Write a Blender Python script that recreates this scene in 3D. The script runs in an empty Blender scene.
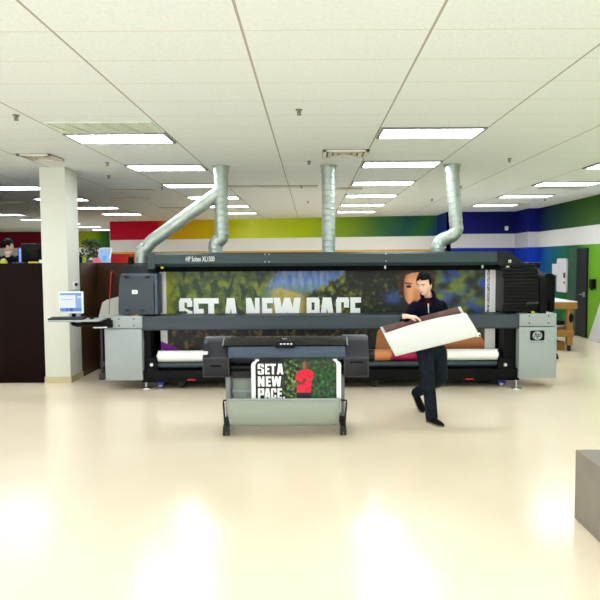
import bpy, bmesh, math, random
from mathutils import Vector, Matrix, noise
random.seed(7)
C = bpy.context.scene.collection
PI = math.pi

# ------------------------------------------------------------------ camera model
CAMH, FPX, CX, CY = 1.94, 640.0, 311.0, 300.0
TILT, ROLL = math.atan(40 / 640.0), -0.0058
CEIL = 3.42
cr, sr, ct, st = math.cos(ROLL), math.sin(ROLL), math.cos(TILT), math.sin(TILT)

def ray(px, py):
    u0, v0 = (px - CX) / FPX, (CY - py) / FPX
    u, v = u0 * cr - v0 * sr, u0 * sr + v0 * cr
    return Vector((u, ct + v * st, -st + v * ct))
def P(px, py, Y):
    d = ray(px, py); s = Y / d.y
    return Vector((d.x * s, Y, CAMH + d.z * s))
def PZ(px, py, z):
    d = ray(px, py); s = (z - CAMH) / d.z
    return Vector((d.x * s, d.y * s, z))

cam_d = bpy.data.cameras.new('camera'); cam = bpy.data.objects.new('camera', cam_d); C.objects.link(cam)
cam_d.sensor_fit = 'HORIZONTAL'; cam_d.sensor_width = 36; cam_d.lens = FPX / 600 * 36
cam_d.shift_x = -(CX - 300) / 600; cam_d.clip_end = 200
cam.matrix_world = Matrix.Translation((0, 0, CAMH)) @ Matrix.Rotation(PI / 2 - TILT, 4, 'X') @ Matrix.Rotation(ROLL, 4, 'Z')
bpy.context.scene.camera = cam

# ------------------------------------------------------------------ materials
def lin(c):
    return tuple(((x / 255) / 12.92 if x / 255 <= .04045 else ((x / 255 + .055) / 1.055) ** 2.4) for x in c[:3])
def mat(name, rgb, rough=.5, metal=0.0, spec=.5, var=.04, scale=6.0, emit=0.0, coat=0.0, bump=0.0):
    m = bpy.data.materials.new(name); m.use_nodes = True
    nt = m.node_tree; b = nt.nodes['Principled BSDF']
    col = lin(rgb)
    b.inputs['Roughness'].default_value = rough; b.inputs['Metallic'].default_value = metal
    b.inputs['Specular IOR Level'].default_value = spec; b.inputs['Coat Weight'].default_value = coat
    tc = nt.nodes.new('ShaderNodeTexCoord'); nz = nt.nodes.new('ShaderNodeTexNoise')
    nz.inputs['Scale'].default_value = scale; nz.inputs['Detail'].default_value = 3
    nt.links.new(tc.outputs['Object'], nz.inputs['Vector'])
    rp = nt.nodes.new('ShaderNodeValToRGB')
    rp.color_ramp.elements[0].position = .3; rp.color_ramp.elements[1].position = .7
    rp.color_ramp.elements[0].color = tuple(max(0, x * (1 - var)) for x in col) + (1,)
    rp.color_ramp.elements[1].color = tuple(min(1, x * (1 + var)) for x in col) + (1,)
    nt.links.new(nz.outputs['Fac'], rp.inputs['Fac']); nt.links.new(rp.outputs['Color'], b.inputs['Base Color'])
    if emit:
        nt.links.new(rp.outputs['Color'], b.inputs['Emission Color']); b.inputs['Emission Strength'].default_value = emit
    if bump:
        bp = nt.nodes.new('ShaderNodeBump'); bp.inputs['Strength'].default_value = bump; bp.inputs['Distance'].default_value = .01
        nt.links.new(nz.outputs['Fac'], bp.inputs['Height']); nt.links.new(bp.outputs['Normal'], b.inputs['Normal'])
    return m
def paint_mat(name, rough=.45, emit=0.0, spec=.3):
    m = bpy.data.materials.new(name); m.use_nodes = True
    nt = m.node_tree; b = nt.nodes['Principled BSDF']; b.inputs['Roughness'].default_value = rough
    b.inputs['Specular IOR Level'].default_value = spec
    a = nt.nodes.new('ShaderNodeVertexColor'); a.layer_name = 'ink'
    if emit:
        b.inputs['Base Color'].default_value = (0, 0, 0, 1)
        nt.links.new(a.outputs['Color'], b.inputs['Emission Color']); b.inputs['Emission Strength'].default_value = emit
    else:
        nt.links.new(a.outputs['Color'], b.inputs['Base Color'])
    return m
def nmath(nt, op, a, b=None, c=None):
    n = nt.nodes.new('ShaderNodeMath'); n.operation = op
    for i, v in enumerate((a, b, c)):
        if v is None: continue
        if isinstance(v, (int, float)): n.inputs[i].default_value = v
        else: nt.links.new(v, n.inputs[i])
    return n.outputs[0]
def ramp(nt, fac, stops):
    r = nt.nodes.new('ShaderNodeValToRGB'); e = r.color_ramp.elements
    while len(e) < len(stops): e.new(.5)
    for el, (p, c) in zip(e, stops): el.position = p; el.color = lin(c) + (1,)
    nt.links.new(fac, r.inputs['Fac']); return r.outputs['Color']
def mixc(nt, fac, a, b):
    n = nt.nodes.new('ShaderNodeMix'); n.data_type = 'RGBA'
    nt.links.new(fac, n.inputs[0])
    for i, v in ((6, a), (7, b)):
        if isinstance(v, tuple): n.inputs[i].default_value = lin(v) + (1,)
        else: nt.links.new(v, n.inputs[i])
    return n.outputs[2]
def mural(name, length, up, low, z0=2.30, z1=2.75, edge=None, stripe=(246, 245, 243)):
    """painted wall: colour bands above and below a white stripe; x runs 0..length along the wall"""
    m = bpy.data.materials.new(name); m.use_nodes = True
    nt = m.node_tree; b = nt.nodes['Principled BSDF']; b.inputs['Roughness'].default_value = .6; b.inputs['Specular IOR Level'].default_value = .2
    tc = nt.nodes.new('ShaderNodeTexCoord'); sp = nt.nodes.new('ShaderNodeSeparateXYZ'); nt.links.new(tc.outputs['Object'], sp.inputs[0])
    nz = nt.nodes.new('ShaderNodeTexNoise'); nz.inputs['Scale'].default_value = .7; nt.links.new(tc.outputs['Object'], nz.inputs['Vector'])
    x = nmath(nt, 'MULTIPLY_ADD', nz.outputs['Fac'], 1.0, sp.outputs['X']); x = nmath(nt, 'SUBTRACT', x, .5)
    x = nmath(nt, 'DIVIDE', nmath(nt, 'MULTIPLY_ADD', sp.outputs['Z'], -.25, nmath(nt, 'ADD', x, .75)), length)
    cu, cl = ramp(nt, x, up), ramp(nt, x, low)
    col = mixc(nt, nmath(nt, 'GREATER_THAN', sp.outputs['Z'], z1), stripe, cu)
    if edge: cl = mixc(nt, nmath(nt, 'GREATER_THAN', sp.outputs['Z'], z0 - .07), cl, edge)
    col = mixc(nt, nmath(nt, 'GREATER_THAN', sp.outputs['Z'], z0), cl, col)
    nt.links.new(col, b.inputs['Base Color'])
    return m

M = {}
M['ceil_white'] = None
M['slate'] = mat('slate_paint', (46, 58, 66), .45, spec=.4)
M['slate_dark'] = mat('dark_slate_paint', (20, 26, 29), .45, spec=.2)
M['hood'] = mat('hood_paint', (40, 58, 62), .45, spec=.4)
M['cab_grey'] = mat('cabinet_grey_paint', (150, 159, 160), .45, var=.02)
M['black'] = mat('black_paint', (7, 7, 8), .5, spec=.12)
M['black_gloss'] = mat('black_gloss_plastic', (6, 6, 7), .35, spec=.14)
M['rubber'] = mat('black_rubber', (22, 22, 23), .7)
M['cavity'] = mat('matt_black', (4, 4, 4), .85, spec=.1)
M['white'] = mat('white_plastic', (226, 230, 230), .4, var=.01)
M['unit'] = mat('unit_grey_white', (204, 202, 208), .5, var=.01)
M['paper'] = mat('white_paper', (216, 219, 220), .6, var=.01)
M['steel'] = mat('steel', (190, 192, 192), .3, metal=1)
M['galv'] = mat('galvanised_steel', (168, 180, 173), .45, metal=.65, var=.10, scale=9)
M['blue'] = mat('blue_plastic', (28, 30, 160), .4)
M['red'] = mat('red_plastic', (205, 28, 30), .4)
M['yellow'] = mat('yellow_plastic', (225, 200, 20), .4)
M['lime'] = mat('lime_plastic', (180, 190, 50), .5)
M['pink'] = mat('pink_card', (245, 120, 140), .6)
M['wood_dark'] = mat('dark_walnut_laminate', (20, 8, 6), .5, spec=.06, var=.15, scale=3)
M['wood_brown'] = mat('brown_counter_laminate', (52, 30, 12), .42, spec=.3, var=.15, scale=3)
M['wood_pine'] = mat('stained_pine', (148, 102, 40), .5, var=.15, scale=5)
M['cardboard'] = mat('cardboard', (150, 110, 60), .8)
M['column'] = mat('column_paint', (208, 210, 199), .5, var=.01)
M['plinthband'] = mat('tan_vinyl', (186, 176, 140), .5)
M['lamp'] = mat('lamp_diffuser', (244, 250, 255), .5, var=0, emit=12.0)
M['lamp_frame'] = mat('lamp_frame_grey', (120, 120, 122), .4)
M['glass_green'] = mat('pale_green_louvre', (205, 222, 208), .4, var=.02)
M['vent'] = mat('vent_grey', (214, 214, 205), .5)
M['vent_dark'] = mat('vent_dark', (120, 116, 108), .7)
M['brass'] = mat('sprinkler_metal', (130, 125, 115), .35, metal=.7)
M['plotter'] = mat('plotter_grey', (36, 36, 44), .42, spec=.4)
M['plotter_dark'] = mat('plotter_dark_grey', (19, 19, 22), .45, spec=.3)
M['plotter_blue'] = mat('plotter_blue_grey', (58, 74, 94), .42)
M['window_brown'] = mat('smoked_window', (22, 17, 12), .22, spec=.3)
M['cloth_bin'] = mat('grey_green_fabric', (146, 154, 143), .8, var=.02, scale=40)
M['leg_grey'] = mat('leg_grey_paint', (120, 126, 126), .4)
M['plinth'] = mat('grey_plinth_laminate', (134, 128, 118), .5, var=.06)
M['skin'] = mat('skin', (234, 188, 168), .5, var=.03)
M['lip'] = mat('lips', (190, 118, 108), .5)
M['hair'] = mat('dark_hair', (8, 6, 5), .65, spec=.12, var=.3, scale=60, bump=.4)
M['navy'] = mat('navy_fleece', (9, 12, 30), .9, spec=.1, var=.1, scale=30, bump=.1)
M['maroon'] = mat('maroon_cotton', (44, 12, 20), .9, spec=.1)
M['denim'] = mat('dark_denim', (24, 30, 38), .9, spec=.1, var=.25, scale=12, bump=.1)
M['shoe'] = mat('black_suede', (9, 9, 10), .85, spec=.15)
M['sole'] = mat('grey_sole', (120, 120, 118), .7)
M['eye'] = mat('eye_white', (225, 222, 216), .3)
M['iris'] = mat('eye_dark', (40, 28, 22), .3)
M['leaf'] = mat('dark_leaf', (30, 54, 32), .6, var=.3, scale=20)
M['door'] = mat('door_dark', (24, 27, 30), .5, spec=.3)
M['doorframe'] = mat('door_frame_green', (34, 70, 50), .5)
M['print_brown'] = mat('brown_ink', (112, 74, 70), .45, var=.3, scale=7)
M['ink'] = paint_mat('ink_print')
M['screen'] = paint_mat('lit_screen', emit=.58)
M['lettering'] = mat('white_ink', (236, 239, 239), .5, var=0)
M['beige_plastic'] = mat('pale_grey_cover', (176, 180, 172), .5)

# ------------------------------------------------------------------ mesh builder
class MB:
    def __init__(s): s.v = []; s.f = []
    def add(s, vs, fs):
        n = len(s.v); s.v += [Vector(v) for v in vs]; s.f += [tuple(i + n for i in f) for f in fs]; return s
    def box(s, a, b, bev=0.0):
        x0, x1 = sorted((a[0], b[0])); y0, y1 = sorted((a[1], b[1])); z0, z1 = sorted((a[2], b[2]))
        if bev <= 0:
            return s.add([(x, y, z) for x in (x0, x1) for y in (y0, y1) for z in (z0, z1)],
                         [(0, 1, 3, 2), (4, 6, 7, 5), (0, 4, 5, 1), (2, 3, 7, 6), (0, 2, 6, 4), (1, 5, 7, 3)])
        bm = bmesh.new(); bmesh.ops.create_cube(bm, size=1)
        for v in bm.verts: v.co = Vector(((x0 + x1) / 2 + v.co.x * (x1 - x0), (y0 + y1) / 2 + v.co.y * (y1 - y0), (z0 + z1) / 2 + v.co.z * (z1 - z0)))
        bmesh.ops.bevel(bm, geom=bm.edges[:], offset=min(bev, (x1 - x0) * .45, (y1 - y0) * .45, (z1 - z0) * .45), segments=2, affect='EDGES', profile=.5)
        return s.bm(bm)
    def bm(s, bm, mw=None):
        bm.verts.index_update()
        s.add([(mw @ v.co if mw else v.co) for v in bm.verts], [tuple(v.index for v in f.verts) for f in bm.faces]); bm.free(); return s
    def tube(s, pts, r, seg=16, cap=True, up=None):
        pts = [Vector(p) for p in pts]; n = len(pts)
        rs = r if isinstance(r, (list, tuple)) else [r] * n
        t0 = (pts[1] - pts[0]).normalized()
        ref = Vector((0, 0, 1)) if abs(t0.z) < .9 else Vector((1, 0, 0))
        nrm = t0.cross(ref).normalized(); vs = []; fs = []
        for i, p in enumerate(pts):
            t = (pts[min(i + 1, n - 1)] - pts[max(i - 1, 0)]).normalized()
            nrm = (nrm - t * nrm.dot(t)).normalized(); bn = t.cross(nrm)
            for k in range(seg):
                a = 2 * PI * k / seg; vs.append(p + (nrm * math.cos(a) + bn * math.sin(a)) * rs[i])
        for i in range(n - 1):
            for k in range(seg):
                k2 = (k + 1) % seg; fs.append((i * seg + k, i * seg + k2, (i + 1) * seg + k2, (i + 1) * seg + k))
        if cap: fs += [tuple(range(seg))[::-1], tuple((n - 1) * seg + k for k in range(seg))]
        return s.add(vs, fs)
    def prism(s, poly, x0, x1, axis='X'):
        """poly in the other two axes, extruded along axis"""
        n = len(poly)
        def mk(a, t): return {'X': (t, a[0], a[1]), 'Y': (a[0], t, a[1]), 'Z': (a[0], a[1], t)}[axis]
        vs = [mk(p, x0) for p in poly] + [mk(p, x1) for p in poly]
        fs = [tuple(range(n))[::-1], tuple(range(n, 2 * n))] + [(i, (i + 1) % n, n + (i + 1) % n, n + i) for i in range(n)]
        return s.add(vs, fs)
    def ball(s, c, r, sub=2):
        bm = bmesh.new(); bmesh.ops.create_icosphere(bm, subdivisions=sub, radius=1)
        rr = r if isinstance(r, (tuple, list)) else (r, r, r)
        for v in bm.verts: v.co = Vector((c[0] + v.co.x * rr[0], c[1] + v.co.y * rr[1], c[2] + v.co.z * rr[2]))
        return s.bm(bm)
    def cyl(s, a, b, r, seg=20): return s.tube([a, b], r, seg)

def tag(o, label=None, cat=None, group=None, kind=None):
    if label: o['label'] = label
    if cat: o['category'] = cat
    if group: o['group'] = group
    if kind: o['kind'] = kind
    return o
def link_mesh(name, me, m, parent=None, smooth=True, angle=35):
    bm = bmesh.new(); bm.from_mesh(me); bmesh.ops.recalc_face_normals(bm, faces=bm.faces[:]); bm.to_mesh(me); bm.free()
    if m: me.materials.append(m)
    o = bpy.data.objects.new(name, me); C.objects.link(o)
    if smooth:
        me.polygons.foreach_set('use_smooth', [True] * len(me.polygons))
        me.set_sharp_from_angle(angle=math.radians(angle))
    if parent:
        o.parent = parent
        off = Vector((0, 0, 0)); q = parent
        while q: off += q.location; q = q.parent
        o.location = -off
    return o
def obj(name, mb, m, parent=None, smooth=True, angle=35):
    me = bpy.data.meshes.new(name); me.from_pydata([tuple(v) for v in mb.v], [], mb.f); me.update()
    return link_mesh(name, me, m, parent, smooth, angle)
def thing(name, label, cat, loc=(0, 0, 0), group=None):
    o = bpy.data.objects.new(name, None); C.objects.link(o); o.location = loc; o.empty_display_size = .1
    return tag(o, label, cat, group)
def single(name, mb, m, label, cat, group=None, **k): return tag(obj(name, mb, m, **k), label, cat, group)
def struct(name, mb, m, **k): return tag(obj(name, mb, m, **k), kind='structure')
def dup(root, loc, label=None):
    def cp(o, par):
        c = o.copy(); C.objects.link(c)
        if par: c.parent = par
        for ch in list(o.children): cp(ch, c)
        return c
    r = cp(root, None); r.location = loc
    if label: r['label'] = label
    return r
def pbox(mb, x0, y0, x1, y1, Y0, Y1, bev=0.0):
    """a box whose front face is that pixel rectangle at depth Y0, reaching back to Y1"""
    xa, xb = P(x0, (y0 + y1) / 2, Y0).x, P(x1, (y0 + y1) / 2, Y0).x
    za, zb = P((x0 + x1) / 2, y0, Y0).z, P((x0 + x1) / 2, y1, Y0).z
    return mb.box((xa, Y0, zb), (xb, Y1, za), bev)
def rect(x0, y0, x1, y1, Y):
    xa, xb = P(x0, (y0 + y1) / 2, Y).x, P(x1, (y0 + y1) / 2, Y).x
    return xa, xb, P((x0 + x1) / 2, y1, Y).z, P((x0 + x1) / 2, y0, Y).z
def painted(name, surf, nx, ny, col, m, parent=None):
    """surf(u,v)->point, col(u,v)->sRGB; a grid with its printed picture"""
    vs = []; cs = []
    for j in range(ny + 1):
        for i in range(nx + 1):
            u, v = i / nx, j / ny
            vs.append(tuple(surf(u, v))); cs.extend(lin([max(0, min(255, q)) for q in col(u, v)]) + (1.0,))
    fs = [(j * (nx + 1) + i, j * (nx + 1) + i + 1, (j + 1) * (nx + 1) + i + 1, (j + 1) * (nx + 1) + i) for j in range(ny) for i in range(nx)]
    me = bpy.data.meshes.new(name); me.from_pydata(vs, [], fs); me.update()
    at = me.color_attributes.new('ink', 'FLOAT_COLOR', 'POINT'); at.data.foreach_set('color', cs)
    return link_mesh(name, me, m, parent)
def font_mesh(text, width, origin, right, up, off, shear=0.0, bold=0.0, height=None, spacing=1.0):
    cu = bpy.data.curves.new('t', 'FONT'); cu.body = text; cu.shear = shear; cu.offset = bold; cu.space_character = spacing; cu.resolution_u = 3
    t = bpy.data.objects.new('t', cu); C.objects.link(t)
    bpy.context.view_layer.update()
    me = bpy.data.meshes.new_from_object(t.evaluated_get(bpy.context.evaluated_depsgraph_get()))
    bpy.data.objects.remove(t); bpy.data.curves.remove(cu)
    xs = [v.co.x for v in me.vertices]; ys = [v.co.y for v in me.vertices]
    s = width / (max(xs) - min(xs)); sy = s if height is None else height / (max(ys) - min(ys))
    right, up, off = Vector(right), Vector(up), Vector(off)
    mb = MB(); mb.add([Vector(origin) + right * ((v.co.x - min(xs)) * s) + up * ((v.co.y - min(ys)) * sy) + off for v in me.vertices],
                      [tuple(p.vertices) for p in me.polygons])
    bpy.data.meshes.remove(me)
    return mb
def R(x0, y0, x1, y1): return [(x0, y0), (x1, y0), (x1, y1), (x0, y1)]
GL = {
 'S': [R(.08, .84, .92, 1), R(0, .52, .4, .92), [(0, .6), (.4, .55), (1, .36), (1, .5), (.5, .62), (0, .75)], R(.6, .08, 1, .46), R(.08, 0, .92, .16), R(.6, .68, 1, .92), R(0, .08, .4, .34)],
 'E': [R(0, 0, .45, 1), R(0, .8, 1, 1), R(0, .4, .92, .6), R(0, 0, 1, .2)],
 'T': [R(0, .8, 1, 1), R(.3, 0, .7, 1)],
 'A': [[(0, 0), (.34, 0), (.6, 1), (.24, 1)], [(1, 0), (.66, 0), (.4, 1), (.76, 1)], R(.2, .18, .8, .36)],
 'N': [R(0, 0, .34, 1), R(.66, 0, 1, 1), [(0, 1), (.38, 1), (1, 0), (.62, 0)]],
 'W': [[(0, 1), (.24, 1), (.4, 0), (.12, 0)], [(.12, 0), (.4, 0), (.6, 1), (.4, 1)], [(.4, 1), (.6, 1), (.88, 0), (.6, 0)], [(.6, 0), (.88, 0), (1, 1), (.76, 1)]],
 'P': [R(0, 0, .38, 1), R(0, .82, .94, 1), R(.6, .4, 1, .94), R(0, .36, .94, .54)],
 'C': [R(0, .06, .4, .94), R(.08, .82, .94, 1), R(.08, 0, .94, .18), R(.6, .62, 1, .94), R(.6, .06, 1, .38)],
 '.': [R(0, 0, 1, .2)],
}
def letters(items, surf):
    """items: (char, x0, x1, ybase, ytop) in surf coordinates"""
    mb = MB()
    for ch, x0, x1, yb, yt in items:
        for q, poly in enumerate(GL[ch]):
            mb.add([Vector((0, -.0006 * q, 0)) + surf(x0 + (x1 - x0) * a, yb + (yt - yb) * b) for a, b in poly], [tuple(range(len(poly)))])
    return mb
def skin(verts, edges, sub=2):
    me = bpy.data.meshes.new('s'); me.from_pydata([tuple(v[0]) for v in verts], edges, []); me.update()
    o = bpy.data.objects.new('s', me); C.objects.link(o)
    md = o.modifiers.new('skin', 'SKIN'); md.use_smooth_shade = True
    lay = me.skin_vertices[0].data
    for i, v in enumerate(verts):
        r = v[1] if isinstance(v[1], (tuple, list)) else (v[1], v[1]); lay[i].radius = r
        lay[i].use_root = (i == 0)
    sb = o.modifiers.new('sub', 'SUBSURF'); sb.levels = sub; sb.render_levels = sub
    bpy.context.view_layer.update()
    r = bpy.data.meshes.new_from_object(o.evaluated_get(bpy.context.evaluated_depsgraph_get()))
    bpy.data.objects.remove(o); bpy.data.meshes.remove(me)
    mb = MB(); mb.add([v.co.copy() for v in r.vertices], [tuple(p.vertices) for p in r.polygons]); bpy.data.meshes.remove(r)
    return mb
def remesh(mb, vox=.008, smooth_it=2):
    me = bpy.data.meshes.new('r'); me.from_pydata([tuple(v) for v in mb.v], [], mb.f); me.update()
    o = bpy.data.objects.new('r', me); C.objects.link(o)
    bm = bmesh.new(); bm.from_mesh(me); bmesh.ops.recalc_face_normals(bm, faces=bm.faces[:]); bm.to_mesh(me); bm.free()
    md = o.modifiers.new('m', 'REMESH'); md.mode = 'VOXEL'; md.voxel_size = vox
    s2 = o.modifiers.new('s', 'SMOOTH'); s2.iterations = smooth_it; s2.factor = .5
    bpy.context.view_layer.update()
    r = bpy.data.meshes.new_from_object(o.evaluated_get(bpy.context.evaluated_depsgraph_get()))
    bpy.data.objects.remove(o); bpy.data.meshes.remove(me)
    out = MB(); out.add([v.co.copy() for v in r.vertices], [tuple(p.vertices) for p in r.polygons]); bpy.data.meshes.remove(r)
    return out
def smooth_path(pts, n=10):
    pts = [Vector(p) for p in pts]; out = []
    for i in range(len(pts) - 1):
        p0, p1, p2, p3 = pts[max(i - 1, 0)], pts[i], pts[i + 1], pts[min(i + 2, len(pts) - 1)]
        for k in range(n):
            t = k / n; out.append(.5 * ((2 * p1) + (p2 - p0) * t + (2 * p0 - 5 * p1 + 4 * p2 - p3) * t * t + (3 * p1 - p0 - 3 * p2 + p3) * t ** 3))
    out.append(pts[-1]); return out
def limb(pts, rs, seg=20, n=8):
    pts = [Vector(p) for p in pts]
    q = [(p, r) for p, r in zip(pts, rs)]
    sp_ = smooth_path(pts, n); rr = []
    for i in range(len(pts) - 1):
        for k in range(n): t = k / n; rr.append(rs[i] + (rs[i + 1] - rs[i]) * t)
    rr.append(rs[-1])
    d0 = (sp_[0] - sp_[1]).normalized(); d1 = (sp_[-1] - sp_[-2]).normalized()
    a = [math.radians(x) for x in (80, 55, 28)]
    P0 = [sp_[0] + d0 * rr[0] * math.sin(x) for x in a]; R0 = [rr[0] * math.cos(x) for x in a]
    P1 = [sp_[-1] + d1 * rr[-1] * math.sin(x) for x in reversed(a)]; R1 = [rr[-1] * math.cos(x) for x in reversed(a)]
    return MB().tube(P0 + sp_ + P1, R0 + rr + R1, seg)
def loft(nodes, seg=28, n=6):
    """trunk: horizontal elliptical rings (centre, rx, ry)"""
    c = smooth_path([x[0] for x in nodes], n); ra = smooth_path([(x[1], x[2], 0) for x in nodes], n)
    mb = MB(); vs = []
    for p, r in zip(c, ra):
        for k in range(seg):
            a = 2 * PI * k / seg; vs.append(p + Vector((math.cos(a) * r.x, math.sin(a) * r.y, 0)))
    m_ = len(c)
    fs = [(i * seg + k, i * seg + (k + 1) % seg, (i + 1) * seg + (k + 1) % seg, (i + 1) * seg + k) for i in range(m_ - 1) for k in range(seg)]
    fs += [tuple(range(seg)), tuple((m_ - 1) * seg + k for k in range(seg))]
    return mb.add(vs, fs)
def figure(*mbs):
    out = MB()
    for m_ in mbs: out.add(m_.v, m_.f)
    return out
def fbm(x, y, z=0.0, o=3): return noise.fractal(Vector((x, y, z)), .9, 2.0, o)
def mix(a, b, t):
    t = max(0, min(1, t)); return tuple(p + (q - p) * t for p, q in zip(a, b))
def sst(a, b, x):
    t = max(0, min(1, (x - a) / (b - a))); return t * t * (3 - 2 * t)

# ================================================================== SETTING
# floor
m = bpy.data.materials.new('cream_epoxy_floor'); m.use_nodes = True; nt = m.node_tree; b = nt.nodes['Principled BSDF']
tc = nt.nodes.new('ShaderNodeTexCoord'); nz = nt.nodes.new('ShaderNodeTexNoise'); nz.inputs['Scale'].default_value = .6; nz.inputs['Detail'].default_value = 4
nt.links.new(tc.outputs['Object'], nz.inputs['Vector'])
nt.links.new(ramp(nt, nz.outputs['Fac'], [(.3, (230, 214, 188)), (.7, (236, 221, 197))]), b.inputs['Base Color'])
nt.links.new(nmath(nt, 'MULTIPLY_ADD', nz.outputs['Fac'], .1, .14), b.inputs['Roughness'])
M['floor'] = m
mb = MB(); mb.add([(-18.5, -3, 0), (7, -3, 0), (7, 33, 0), (-18.5, 33, 0)], [(0, 1, 2, 3)]); struct('floor', mb, M['floor'])
# ceiling with 2 x 4 ft lay-in tiles
X0, TW, TD, Yrow = -1.656, 1.222, .61, 7.28
m = bpy.data.materials.new('ceiling_tiles'); m.use_nodes = True; nt = m.node_tree; b = nt.nodes['Principled BSDF']; b.inputs['Roughness'].default_value = .85
tc = nt.nodes.new('ShaderNodeTexCoord'); sp = nt.nodes.new('ShaderNodeSeparateXYZ'); nt.links.new(tc.outputs['Object'], sp.inputs[0])
def linemask(o, off, w, half):
    f = nmath(nt, 'FRACT', nmath(nt, 'DIVIDE', nmath(nt, 'SUBTRACT', o, off - 200 * w), w))
    d = nmath(nt, 'ABSOLUTE', nmath(nt, 'SUBTRACT', f, .5)); return nmath(nt, 'GREATER_THAN', d, .5 - half / w)
lx = linemask(sp.outputs['X'], X0, TW, .009); ly = linemask(sp.outputs['Y'], Yrow, TD, .006)
nz = nt.nodes.new('ShaderNodeTexNoise'); nz.inputs['Scale'].default_value = 40; nt.links.new(tc.outputs['Object'], nz.inputs['Vector'])
base = ramp(nt, nz.outputs['Fac'], [(.35, (219, 228, 233)), (.65, (226, 235, 240))])
c1 = mixc(nt, ly, base, (206, 207, 203)); c2 = mixc(nt, lx, c1, (160, 158, 152)); nt.links.new(c2, b.inputs['Base Color'])
M['ceiling'] = m
mb = MB(); mb.box((-18.5, -3, CEIL), (7, 33, CEIL + .1)); struct('ceiling', mb, m)

def wall(name, a, bb, m, z0=0, z1=CEIL):
    a, bb = Vector((a[0], a[1], 0)), Vector((bb[0], bb[1], 0)); L = (bb - a).length
    mb = MB(); mb.box((0, 0, z0), (L, .12, z1)); o = obj(name, mb, m, smooth=False)
    o.location = a; o.rotation_euler = (0, 0, math.atan2((bb - a).y, (bb - a).x)); tag(o, kind='structure'); return L
WA, WB = P(110, 230, 24.2), P(446, 230, 21.7)
L = (Vector((WB.x - WA.x, WB.y - WA.y, 0))).length
def fx(px): return (px - 110) / (446 - 110)
upper = [(0, (206, 3, 50)), (fx(160), (214, 8, 46)), (fx(172), (228, 168, 8)), (fx(215), (222, 192, 10)), (fx(240), (210, 216, 18)), (fx(258), (228, 236, 80)), (fx(310), (184, 206, 24)), (fx(350), (134, 166, 40)), (fx(385), (70, 122, 60)), (fx(405), (34, 92, 84)), (fx(428), (44, 110, 50)), (1, (20, 60, 130))]
lower = [(0, (208, 14, 60)), (fx(130), (224, 50, 40)), (fx(150), (232, 110, 30)), (fx(185), (238, 190, 40)), (fx(300), (220, 190, 60)), (fx(420), (190, 180, 70)), (1, (60, 110, 60))]
wall('wall_back', (WA.x, WA.y), (WB.x, WB.y), mural('mural_warm', L, upper, lower, 2.28, 2.73, edge=(222, 176, 70)))
BX = P(447, 230, 20.2).x
wall('wall_return', (BX, 22.0), (BX, 20.2), mural('mural_jog', 2, [(0, (16, 50, 130)), (1, (10, 40, 140))], [(0, (20, 60, 150)), (1, (20, 50, 160))]))
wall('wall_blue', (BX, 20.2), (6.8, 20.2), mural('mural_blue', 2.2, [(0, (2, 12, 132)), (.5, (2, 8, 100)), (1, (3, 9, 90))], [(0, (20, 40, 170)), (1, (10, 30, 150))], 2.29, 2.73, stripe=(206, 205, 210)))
RW = 6.72
def ry(px): return (19.2 - RW * 640 / (px - 311)) / 22.0
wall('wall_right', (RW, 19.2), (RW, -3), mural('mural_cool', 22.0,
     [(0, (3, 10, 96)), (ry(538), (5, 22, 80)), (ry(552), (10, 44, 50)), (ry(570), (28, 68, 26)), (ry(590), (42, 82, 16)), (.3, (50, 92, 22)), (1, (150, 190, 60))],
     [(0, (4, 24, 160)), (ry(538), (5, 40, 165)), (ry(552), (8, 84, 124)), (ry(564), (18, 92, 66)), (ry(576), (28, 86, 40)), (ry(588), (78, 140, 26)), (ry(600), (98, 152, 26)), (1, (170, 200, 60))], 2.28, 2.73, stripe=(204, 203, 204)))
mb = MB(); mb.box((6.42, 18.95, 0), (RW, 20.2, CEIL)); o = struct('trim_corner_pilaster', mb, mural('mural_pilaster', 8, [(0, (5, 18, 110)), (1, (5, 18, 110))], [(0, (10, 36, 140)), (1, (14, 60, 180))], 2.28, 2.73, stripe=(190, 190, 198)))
wall('wall_far', (-18.5, 32), (-7, 32), mural('mural_far', 11.5, [(0, (120, 8, 34)), (.5, (122, 8, 36)), (.57, (196, 180, 30)), (.66, (150, 176, 30)), (.70, (60, 120, 40)), (.76, (22, 52, 30)), (1, (24, 60, 34))], [(0, (226, 224, 220)), (1, (120, 170, 60))], 2.25, 2.62))
wall('wall_left', (-18.4, -3), (-18.4, 32), mural('mural_left', 35, [(0, (150, 10, 40)), (1, (120, 8, 34))], [(0, (230, 228, 224)), (1, (226, 224, 220))]))
mb = MB(); mb.box((WA.x - .02, 24.2, 0), (WA.x + .1, 32, CEIL)); struct('wall_side', mb, M['column'])

# column
ca, cb = PZ(47, 383, 0), PZ(72, 383, 0)
mb = MB(); mb.box((ca.x - .02, ca.y, 0), (cb.x - .02, ca.y + .52, CEIL), .006); struct('column', mb, M['column'])
mb = MB(); mb.box((ca.x - .03, ca.y - .012, 0), (cb.x - .008, ca.y + .53, .10)); struct('baseboard_column', mb, M['plinthband'])
# raised office floor behind the dark partitions
mb = MB(); mb.box((-16, 10.9, 0), (-3.95, 21, 1.05)); mb.box((-3.95, 11.75, 0), (-2.4, 16, 1.05)); struct('floor_office', mb, M['wood_dark'])
PT = 1.915
mb = MB(); mb.box((-16, ca.y + .02, 0), (ca.x - .03, ca.y + .14, PT), .004); struct('partition_office', mb, M['wood_dark'])
mb = MB(); mb.box((cb.x - .13, ca.y + .54, 0), (cb.x - .01, 11.55, PT), .004); mb.box((cb.x - .01, 11.45, 0), (-2.3, 11.57, PT), .004)
struct('partition_counter', mb, M['wood_brown'])

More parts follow.
